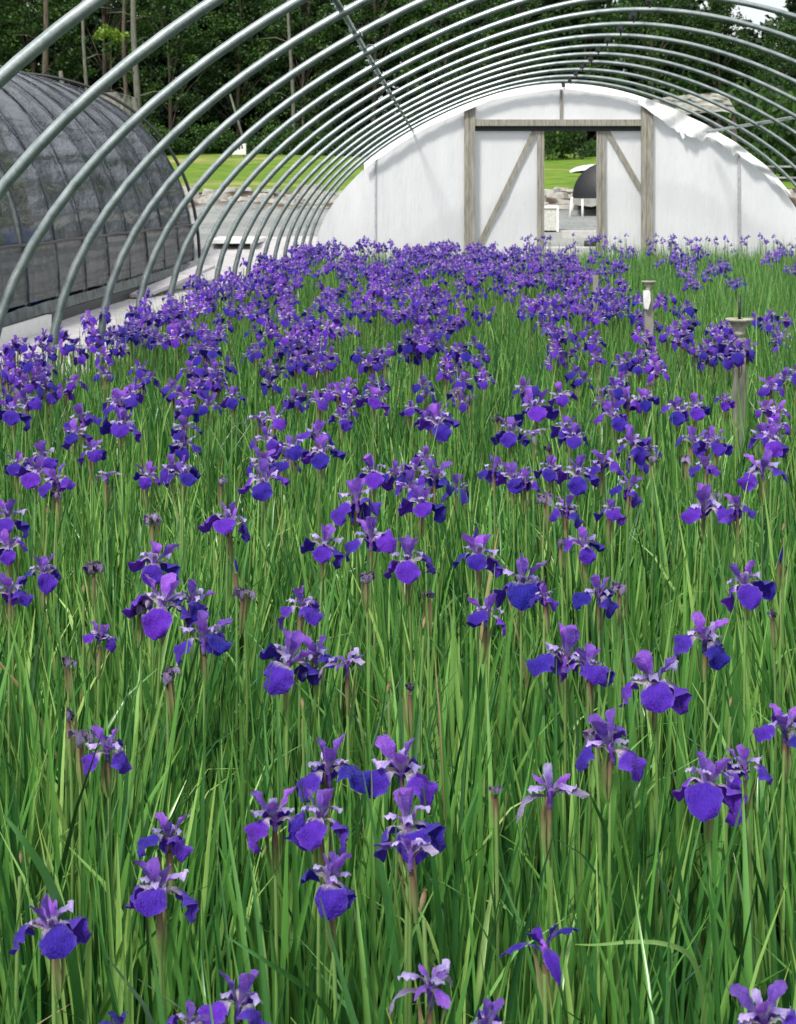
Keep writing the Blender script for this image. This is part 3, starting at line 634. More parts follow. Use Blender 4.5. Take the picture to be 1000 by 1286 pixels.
# rubble bank
g = np.random.default_rng(12); b = MB()
for i in range(420):
    x = g.uniform(-16, 12); Y = 46 + g.random() * 4.2; s = g.uniform(.10, .42) ; z0 = ground_z(Y)
    ico = [(cos(a) * s * g.uniform(.7, 1.3), sin(a) * s * .8 * g.uniform(.7, 1.2)) for a in np.arange(0, 6.28, 1.05)][:6]; h = s * g.uniform(.3, .7)
    V = [(x + p, Y + q, z0 - .1) for p, q in ico] + [(x + p * .7, Y + q * .7, z0 + h * g.uniform(.7, 1.1)) for p, q in ico]
    b.add(V, [(k, (k+1) % 6, 6 + (k+1) % 6, 6 + k) for k in range(6)] + [tuple(range(6, 12))])
b.build('rubble', M['rock'], label='pale broken rocks heaped along the bank below the lawn', cat='rubble', kind='stuff')

# ------------------------------------------------------------ iris leaves
def blades(xy, H, W, lean, seed, nseg, rnd_lo=0, rnd_hi=1, z0=0.0, az=None):
    g = np.random.default_rng(seed); n = len(xy)
    az = g.random(n) * 2 * pi if az is None else az
    tt = np.linspace(0, 1, nseg + 1)
    bend = lean * (.35 + 1.3 * g.random(n)); curl = g.random(n) ** 5 * .8
    tw = g.random(n) * pi; twr = g.normal(0, .5, n)
    L = H[:, None] * tt[None]; off = H[:, None] * (bend[:, None] * tt + (bend * 1.2 + curl * .35)[:, None] * tt ** 3)
    z = L * (1 - .10 * bend[:, None] * tt) - H[:, None] * (curl * .30)[:, None] * tt ** 5
    cx = xy[:, 0:1] + off * np.cos(az)[:, None]; cy = xy[:, 1:2] + off * np.sin(az)[:, None]
    wid = W[:, None] * np.minimum(1, (1.02 - tt) ** .62 * 1.25) * (.55 + .45 * np.minimum(1, tt * 4)); wid[:, -1] = W * .06
    a = tw[:, None] + twr[:, None] * tt; dx, dy = np.cos(a) * wid / 2, np.sin(a) * wid / 2
    fx, fy = -np.sin(a) * wid * .24, np.cos(a) * wid * .24       # keel: the middle stands proud
    A = np.stack([cx - dx, cy - dy, z + z0], -1); B = np.stack([cx + fx, cy + fy, z + z0], -1); C2 = np.stack([cx + dx, cy + dy, z + z0], -1)
    V = np.stack([A, B, C2], 2).reshape(-1, 3)
    m = nseg + 1; base = (np.arange(n) * m * 3)[:, None, None]; s = (np.arange(nseg) * 3)[None, :, None]; q = np.array([[0, 1, 4, 3], [1, 2, 5, 4]])
    Fq = (base[..., None] + s[..., None] + q[None, None]).reshape(-1, 4)
    rn = np.clip(rnd_lo + (rnd_hi - rnd_lo) * g.beta(1.7, 1.5, n), 0, .955); dry = g.random(n) < .006; rn[dry] = 1
    uvw = np.zeros((n, m, 3, 3)); uvw[..., 0] = tt[None, :, None]; uvw[..., 1] = np.array([0, .5, 1])[None, None]
    return V, Fq, np.repeat(rn, m * 3), uvw.reshape(-1, 3)
def leaf_field(name, x0, x1, y0, y1, dens, hmean, wmean, nseg, seed, label, clump=.22, cull=None):
    g = np.random.default_rng(seed); A = (x1 - x0) * (y1 - y0); nc = int(A / (clump ** 2))
    cc = np.stack([g.uniform(x0, x1, nc), g.uniform(y0, y1, nc)], 1); n = int(A * dens)
    k = g.integers(0, nc, n); d = g.normal(0, clump * .42, (n, 2)); xy = cc[k] + d
    az = np.arctan2(d[:, 1], d[:, 0]) + g.normal(0, .8, n)
    if cull is not None: ok = cull(xy); xy = xy[ok]; az = az[ok]; k = k[ok]
    n = len(xy); ch = g.normal(1, .06, nc)[k]; H = hmean * ch * (1 - .45 * g.random(n) ** 2.2) * g.normal(1, .05, n); W = wmean * g.uniform(.6, 1.25, n)
    V, Fq, rn, uv = blades(xy, H, W, .05, seed + 1, nseg, az=az)
    # clumps differ a little in green
    cr_ = np.repeat(g.normal(0, .09, nc)[k], (nseg + 1) * 3); dry = rn > .99; rn = np.where(dry, rn, np.clip(rn + cr_, 0, .955))
    o = inst(name, np_mesh(name, V, Fq, M['leaf'], {'rnd': rn, 'uvw': uv})); return tag(o, label, 'iris leaves', kind='stuff')
def inview(m):
    return lambda xy: (xy[:, 0] > px2x(-150, 1) * xy[:, 1] - m) & (xy[:, 0] < px2x(1150, 1) * xy[:, 1] + m)
leaf_field('iris_leaves', -2.3, 2.2, 1.0, 5.2, 880, .80, .0165, 7, 101, 'tall green sword-shaped iris leaves filling the near part of the bed', .20, inview(.9))
leaf_field('iris_leaves', -2.3, 3.2, 5.2, 10.5, 760, .80, .0140, 5, 103, 'dense green iris leaves in the middle of the bed', .22, inview(1.0))
leaf_field('iris_leaves', -2.28, 5.2, 10.5, 25.5, 420, .80, .0140, 4, 105, 'green iris leaves thinning between flowers towards the end wall', .25)
leaf_field('iris_leaves', 1.7, 5.2, 6.5, 25.5, 330, .93, .011, 4, 107, 'taller dark green leaves right of the row of weathered stakes', .3)
for i_, (a_, b_, y_) in enumerate(((.98, 1.34, 7.0), (.98, 1.32, 10.3), (.9, 1.28, 13.3))):
    leaf_field('iris_leaves', a_, b_, y_ - .75, y_ - .12, 1500, .80 if i_ < 2 else .95, .014, 5, 120 + i_, ('leaf tuft in front of the nearest stake', 'leaf tuft in front of the middle tagged stake', 'leaf tuft in front of the farthest stake')[i_], .15)
# a few leaves that stand out
def single_leaf(pts, w_, label, mat='leafpale'):
    P = np.array([at(a, b_, Y) for a, b_, Y in pts]); 
    t0 = np.linspace(0, 1, len(P)); tt = np.linspace(0, 1, 18); Q = np.stack([np.interp(tt, t0, P[:, i]) for i in range(3)], 1)
    for _ in range(3): Q[1:-1] = (Q[:-2] + Q[1:-1] * 2 + Q[2:]) / 4
    T = np.gradient(Q, axis=0); T /= np.linalg.norm(T, axis=1)[:, None]; s = np.cross(T, np.array([.15, -1, .3])); s /= np.linalg.norm(s, axis=1)[:, None]
    wd = w_ * np.minimum(1, (1.02 - tt) ** .6 * 1.3); V = np.stack([Q - s * wd[:, None] / 2, Q + np.cross(T, s) * wd[:, None] * .12, Q + s * wd[:, None] / 2], 1).reshape(-1, 3)
    Fq = np.array([[3*i+a, 3*i+a+1, 3*i+a+4, 3*i+a+3] for i in range(17) for a in (0, 1)])
    uv = np.zeros((18, 3, 3)); uv[..., 0] = tt[:, None]; uv[..., 1] = [0, .5, 1]
    tag(inst('iris_leaf', np_mesh('iris_leaf', V, Fq, M[mat], {'rnd': np.full(54, .4), 'uvw': uv.reshape(-1, 3)})), label, 'leaf')
single_leaf([(890, 1420, 2.25), (886, 1290, 2.2), (880, 1205, 2.15), (850, 1186, 2.1), (800, 1180, 2.08), (752, 1188, 2.1), (722, 1186, 2.12)], .0065, 'arching pale green leaf bent sharply left near the bottom right')
single_leaf([(105, 1330, 2.1), (90, 1180, 2.05), (60, 1100, 2.02), (30, 1055, 2.0), (2, 1020, 2.0)], .012, 'broad leaf with a torn tip leaning to the left edge', 'leaf')
single_leaf([(905, 1330, 2.2), (900, 1220, 2.18), (893, 1130, 2.15), (880, 1070, 2.15)], .006, 'upright leaf crossing the stem at lower right', 'leaf')
single_leaf([(430, 1290, 2.2), (385, 1240, 2.1), (330, 1205, 2.05), (283, 1175, 2.05)], .007, 'slim leaf leaning left below the central pair of blooms', 'leaf')

# ------------------------------------------------------------ iris flower pieces (metres; the bloom opens round the local Z axis, first fall towards -Y)
def bez(P, t):
    P = np.array(P, float); n = len(P) - 1
    return sum(math.comb(n, i) * ((1 - t) ** (n - i) * t ** i)[:, None] * P[i] for i in range(n + 1))
def petal(ctrl, width, nu, nv, cup, ruffle, seed, twist=0):
    g = random.Random(seed); t = np.linspace(0, 1, nu + 1); C2 = bez(ctrl, t); T = np.gradient(C2, axis=0); T /= np.linalg.norm(T, axis=1)[:, None]
    N = np.stack([-T[:, 1], T[:, 0]], 1); W = np.interp(t, [p[0] for p in width], [p[1] for p in width]) * (1 + np.array([.10 * g.uniform(-1, 1) * min(1, q * 2) for q in t]))
    V = []; UV = []; ph = g.random() * 6
    for i in range(nu + 1):
        for j in range(nv + 1):
            s = j / nv * 2 - 1; x = s * W[i] / 2; lift = cup * s * s * W[i] + ruffle * (sin(ph + t[i] * 9 + s * 3.2) * abs(s) + .8 * sin(ph * 2 + t[i] * 21 + s * 2) * s * s + .35 * sin(t[i] * 7 + s * 9 + ph)) * W[i]
            ca, sa = cos(twist * t[i]), sin(twist * t[i]); xx = x * ca - lift * sa; lf = x * sa + lift * ca
            r = C2[i, 0] + N[i, 0] * lf; z = C2[i, 1] + N[i, 1] * lf; V.append((xx, -r, z)); UV.append((t[i], j / nv, 0))
    Fq = [(i*(nv+1)+j, i*(nv+1)+j+1, (i+1)*(nv+1)+j+1, (i+1)*(nv+1)+j) for i in range(nu) for j in range(nv)]
    return np.array(V), np.array(Fq), np.array(UV)
FW = [(0, .007), (.15, .011), (.32, .027), (.5, .040), (.68, .046), (.84, .042), (.94, .030), (.985, .016), (1, .004)]
SW = [(0, .004), (.2, .007), (.45, .016), (.65, .022), (.85, .018), (.95, .008), (1, .001)]
YW = [(0, .005), (.3, .009), (.6, .012), (.8, .012), (.95, .009), (1, .003)]
NW = [(0, .004), (.3, .009), (.6, .015), (.85, .012), (1, .002)]
FALLS = [([(.003, 0), (.016, .016), (.034, .012), (.046, -.006), (.048, -.030)], FW, -.10, .14),
         ([(.003, 0), (.018, .020), (.040, .014), (.052, .000), (.050, -.022)], FW, -.14, .16),
         ([(.003, 0), (.012, .012), (.028, .010), (.038, -.014), (.038, -.040)], FW, -.06, .18)]
STDS = [([(.003, .004), (.006, .022), (.016, .040), (.024, .048)], SW, .14, .10),
        ([(.003, .004), (.010, .018), (.028, .034), (.040, .041)], SW, .10, .14),
        ([(.003, .004), (.003, .024), (.008, .044), (.013, .050)], SW, .16, .08)]
STYL = [([(.002, .004), (.010, .022), (.022, .026), (.030, .014), (.034, .018)], YW, -.22, .24),
        ([(.002, .004), (.012, .020), (.024, .026), (.036, .016), (.038, .024)], YW, -.25, .3)]
SPID = [([(.003, 0), (.016, .014), (.034, .016), (.050, .004), (.052, -.018)], NW, -.25, .12),
        ([(.003, 0), (.018, .020), (.034, .018), (.046, .012), (.058, .008)], NW, -.3, .16)]
CURL = [([(.002, .002), (.012, .012), (.024, .006), (.026, -.012), (.014, -.020)], NW, -.4, .3),
        ([(.002, .002), (.014, .008), (.026, .010), (.034, .002), (.028, -.010)], NW, -.5, .35),
        ([(.002, .002), (.010, .004), (.014, -.010), (.012, -.026)], NW, -.4, .3)]
def pm(defn, mat, name, nu=13, nv=8, seed=1, tw=0):
    V, Fq, UV = petal(defn[0], defn[1], nu, nv, defn[2], defn[3], seed, tw); return np_mesh(name, V, Fq, M[mat], {'uvw': UV})
PF = [pm(FALLS[i % 3], 'fall', 'fall_petal', seed=i, tw=(i - 2) * .12) for i in range(5)]
PS = [pm(STDS[i % 3], 'standard', 'standard_petal', seed=i + 20, tw=(i - 2) * .2) for i in range(5)]
PY = [pm(STYL[i % 2], 'style', 'style_arm', 12, 6, i + 40) for i in range(3)]
PR = [pm(SPID[i % 2], 'royal', 'fall_petal', seed=i + 60) for i in range(2)]; PRS = [pm(STDS[i], 'royal', 'standard_petal', seed=i + 70) for i in (0, 1)]
PL = [pm(SPID[i % 2], 'wither', 'fall_petal', seed=i + 80, tw=.3) for i in range(2)]
PV = [pm(SPID[i % 2], 'standard', 'fall_petal', seed=i + 85, tw=.3) for i in range(2)]
PW = [pm(CURL[i % 3], 'wither', 'withered_petal', 8, 4, i + 90, .4) for i in range(3)]; PD = [pm(CURL[i % 3], 'witherdark', 'withered_petal', 8, 4, i + 95, .4) for i in range(3)]
def lathe(pr, n=8, bend=0):
    V = []; UV = []; m = len(pr); z0, z1 = pr[0][1], pr[-1][1]
    for r, z in pr:
        for k in range(n): a = 2 * pi * k / n; V.append((r * cos(a) + bend * (z - z1) ** 2, r * sin(a), z)); UV.append(((z - z0) / (z1 - z0), k / n, 0))
    Fq = [(i*n+k, i*n+(k+1) % n, (i+1)*n+(k+1) % n, (i+1)*n+k) for i in range(m-1) for k in range(n)]
    return np.array(V), np.array(Fq), np.array(UV)
V, Fq, UV = lathe([(.0025, -.020), (.0045, -.012), (.0035, -.002), (.0050, .003), (.0035, .008), (.0005, .012)]); BLOOM = np_mesh('bloom', V, Fq, M['standard'], {'uvw': UV})
BLOOMW = np_mesh('bloom', V, Fq, M['witherdark'], {'uvw': UV})
SPATHE = []
for sd in range(3):
    g = random.Random(sd); Va, Fa, Ua = lathe([(.0026, -.072), (.0034, -.060), (.0046, -.040), (.0042, -.022), (.0032, -.010)], 7)
    Vb, Fb, Ub = petal([(.003, -.075), (.011, -.05), (.010, -.02), (.012 + .004 * sd, .006)], [(0, .004), (.4, .008), (.8, .005), (1, .001)], 5, 2, -.3, .05, sd)
    rot = 2.1; Vc = Vb.copy(); Vc[:, 0], Vc[:, 1] = Vb[:, 0] * cos(rot) - Vb[:, 1] * sin(rot), Vb[:, 0] * sin(rot) + Vb[:, 1] * cos(rot); Vc[:, 2] = Vc[:, 2] * .9 - .004
    V = np.r_[Va, Vb, Vc]; Fq = np.r_[Fa, Fb + len(Va), Fb + len(Va) + len(Vb)]; SPATHE.append(np_mesh('spathe', V, Fq, M['spathe'], {'uvw': np.r_[Ua, Ub, Ub]}))
STEM = []
for sd in range(5):
    g = random.Random(sd + 3); n = 10; zz = np.linspace(-1, -.02, n); a = g.random() * 6.28; am = g.uniform(.006, .035)
    V = []; UV = []
    for i, z_ in enumerate(zz):
        o_ = am * ((z_) ** 2 + .4 * sin(z_ * 5)) ; o_ -= am * .0
        for k in range(6): b_ = 2 * pi * k / 6; r_ = .0034 - .0009 * (i / n); V.append((r_ * cos(b_) + o_ * cos(a), r_ * sin(b_) + o_ * sin(a), z_)); UV.append((i / (n - 1), k / 6, 0))
    Fq = np.array([(i*6+k, i*6+(k+1) % 6, (i+1)*6+(k+1) % 6, (i+1)*6+k) for i in range(n-1) for k in range(6)]); STEM.append(np_mesh('stem', np.array(V), Fq, M['stem'], {'uvw': np.array(UV)}))
V, Fq, UV = lathe([(.002, -.03), (.0075, -.012), (.0085, .004), (.0065, .022), (.0030, .040), (.0005, .050)], 8); BUD = np_mesh('bud', V, Fq, M['royal'], {'uvw': UV * [.6, 1, 1] + [.4, 0, 0]})
V, Fq, UV = lathe([(.002, -.04), (.0055, -.03), (.0085, -.008), (.0075, .010), (.0045, .018), (.0060, .024)], 8); POD = np_mesh('pod', V, Fq, M['pod'], {'uvw': UV})
# joined blooms for the ones farther off
def joined(seed, nu=5, nv=3, kind='O'):
    if kind == 'O' and seed % 2:
        A = joined(seed * 2, nu, nv); B = joined(seed * 2 + 10, nu, nv); d = np.array([.030, .012 * (seed % 3 - 1), .014])
        return np.r_[A[0] + d, B[0] - d], np.r_[A[1], B[1] + len(A[0])], np.r_[A[2], B[2]], np.r_[A[3], B[3]]
    g = random.Random(seed); Vs, Fs, Us, Ms = [], [], [], []; n = 0
    def put(D, mi, ang, tilt=0, k=1):
        nonlocal n
        V, Fq, UV = petal(D[0], D[1], nu, nv, D[2], D[3], g.randint(0, 999), g.uniform(-.3, .3)); V = V * k; c, s = cos(ang), sin(ang)
        V[:, 0], V[:, 1] = V[:, 0] * c - V[:, 1] * s, V[:, 0] * s + V[:, 1] * c; Vs.append(V); Fs.append(Fq + n); Us.append(UV); Ms.append(np.full(len(Fq), mi)); n += len(V)
    for i in range(3):
        a = i * 2 * pi / 3 + g.uniform(-.2, .2)
        if kind == 'O': put(g.choice(FALLS), 0, a, k=g.uniform(.9, 1.1)); put(g.choice(STDS), 1, a + pi / 3, k=g.uniform(.85, 1.1)); put(g.choice(STYL), 2, a)
        else: put(g.choice(CURL), 3, a); put(g.choice(CURL), 3, a + pi / 3, k=.7)
    return np.concatenate(Vs), np.concatenate(Fs), np.concatenate(Us), np.concatenate(Ms)
PM4 = [M['fall'], M['standard'], M['style'], M['wither']]
JB = []
for s_ in range(7):
    V, Fq, UV, mi = joined(200 + s_, 6, 4); JB.append(np_mesh('bloom', V, Fq, PM4, {'uvw': UV}, mi=mi))
JW = []
for s_ in range(2):
    V, Fq, UV, mi = joined(220 + s_, kind='W'); JW.append(np_mesh('bloom', V, Fq, PM4, {'uvw': UV}, mi=mi))

# ------------------------------------------------------------ irises, one by one
R3 = random.Random(17)
def flower_z(Y): return .80 + .09 * min(1, max(0, (Y - 2.4) / 1.2))
def place(px, py):
    """where the bloom at this spot of the bed stands, from the height irises grow to there"""
    Y = 3.0
    for _ in range(20): Y = (EYE - flower_z(Y) - .0) * F / (py - VY)
    return px2x(px, Y), Y, EYE - (py - VY) * Y / F
def iris(px, py, wpx, kind='O', yaw=0, label='', group=None, tilt=0, cat='iris', dz=0):
    x, y, z = place(px, py); y += dz; x = px2x(px, y); z = EYE - (py - VY) * y / F
    return iris_at(x, y, z, wpx * y / F / .090, kind, yaw, label, group, tilt)
def iris_at(x, y, z, s, kind, yaw, label, group=None, tilt=0, detail=True):
    t = empty('iris' if kind not in 'P' else 'seed_pod', (x, y, 0.0), label=label, cat='iris', group=group)
    a = radians(yaw) + R3.uniform(-.12, .12)
    rot = (radians(tilt) + R3.uniform(-.26, .16), R3.uniform(-.25, .25), a)
    st = inst('stem', R3.choice(STEM), t, (0, 0, z - .01), (0, 0, R3.random() * 6.28), (1, 1, z))
    if kind == 'P': inst('pod', POD, t, (0, 0, z), rot, 1.15 * s); return t
    inst('spathe', R3.choice(SPATHE), t, (0, 0, z - .006), (rot[0] * .3, rot[1] * .3, R3.random() * 6.28), (1.0, 1.0, R3.uniform(.8, 1.15)))
    if kind == 'B': inst('bud', BUD, t, (0, 0, z), (rot[0], rot[1], a), (1.2 * s, 1.2 * s, 1.2 * s)); return t
    if not detail:
        inst('bloom', R3.choice(JW if kind in 'WK' else JB), t, (0, 0, z), rot, s); return t
    bl = inst('bloom', BLOOMW if kind in 'WK' else BLOOM, t, (0, 0, z), rot, s)
    for i in range(3):
        q = i * 2 * pi / 3 + R3.uniform(-.14, .14); q2 = q + pi / 3 + R3.uniform(-.12, .12)
        jit = (R3.uniform(-.22, .22), R3.uniform(-.2, .2))
        u = lambda: R3.uniform(.9, 1.1)
        if kind == 'O':
            inst('fall_petal', R3.choice(PF), bl, (0, 0, 0), (jit[0], jit[1], q), u()); inst('standard_petal', R3.choice(PS), bl, (0, 0, 0), (jit[1], jit[0], q2), u()); inst('style_arm', R3.choice(PY), bl, (0, 0, .001), (0, 0, q), u())
        elif kind == 'D':
            inst('fall_petal', R3.choice(PR), bl, (0, 0, 0), (jit[0], jit[1], q), u()); inst('standard_petal', R3.choice(PRS), bl, (0, 0, 0), (jit[1], jit[0], q2), u() * .62)
        elif kind == 'S':   # spidery, petals rolled narrow
            inst('fall_petal', R3.choice(PL + PV), bl, (0, 0, 0), (jit[0], jit[1], q), u()); inst('standard_petal', R3.choice(PV), bl, (0, 0, 0), (jit[1] - .5, jit[0], q2), u() * .6); inst('style_arm', R3.choice(PY), bl, (0, 0, .001), (0, 0, q), u())
        elif kind == 'W':
            inst('withered_petal', R3.choice(PW + PD[:1]), bl, (0, 0, 0), (jit[0], jit[1], q), u() * 1.5); inst('withered_petal', R3.choice(PW), bl, (0, 0, 0), (jit[1] + .3, jit[0], q2), u() * 1.2)
        elif kind == 'K':
            inst('withered_petal', R3.choice(PD + PW[:1]), bl, (0, 0, 0), (jit[0] + .4, jit[1], q), u()); inst('withered_petal', R3.choice(PD), bl, (0, 0, 0), (jit[1] + .9, jit[0], q2), u() * .8)
    return t
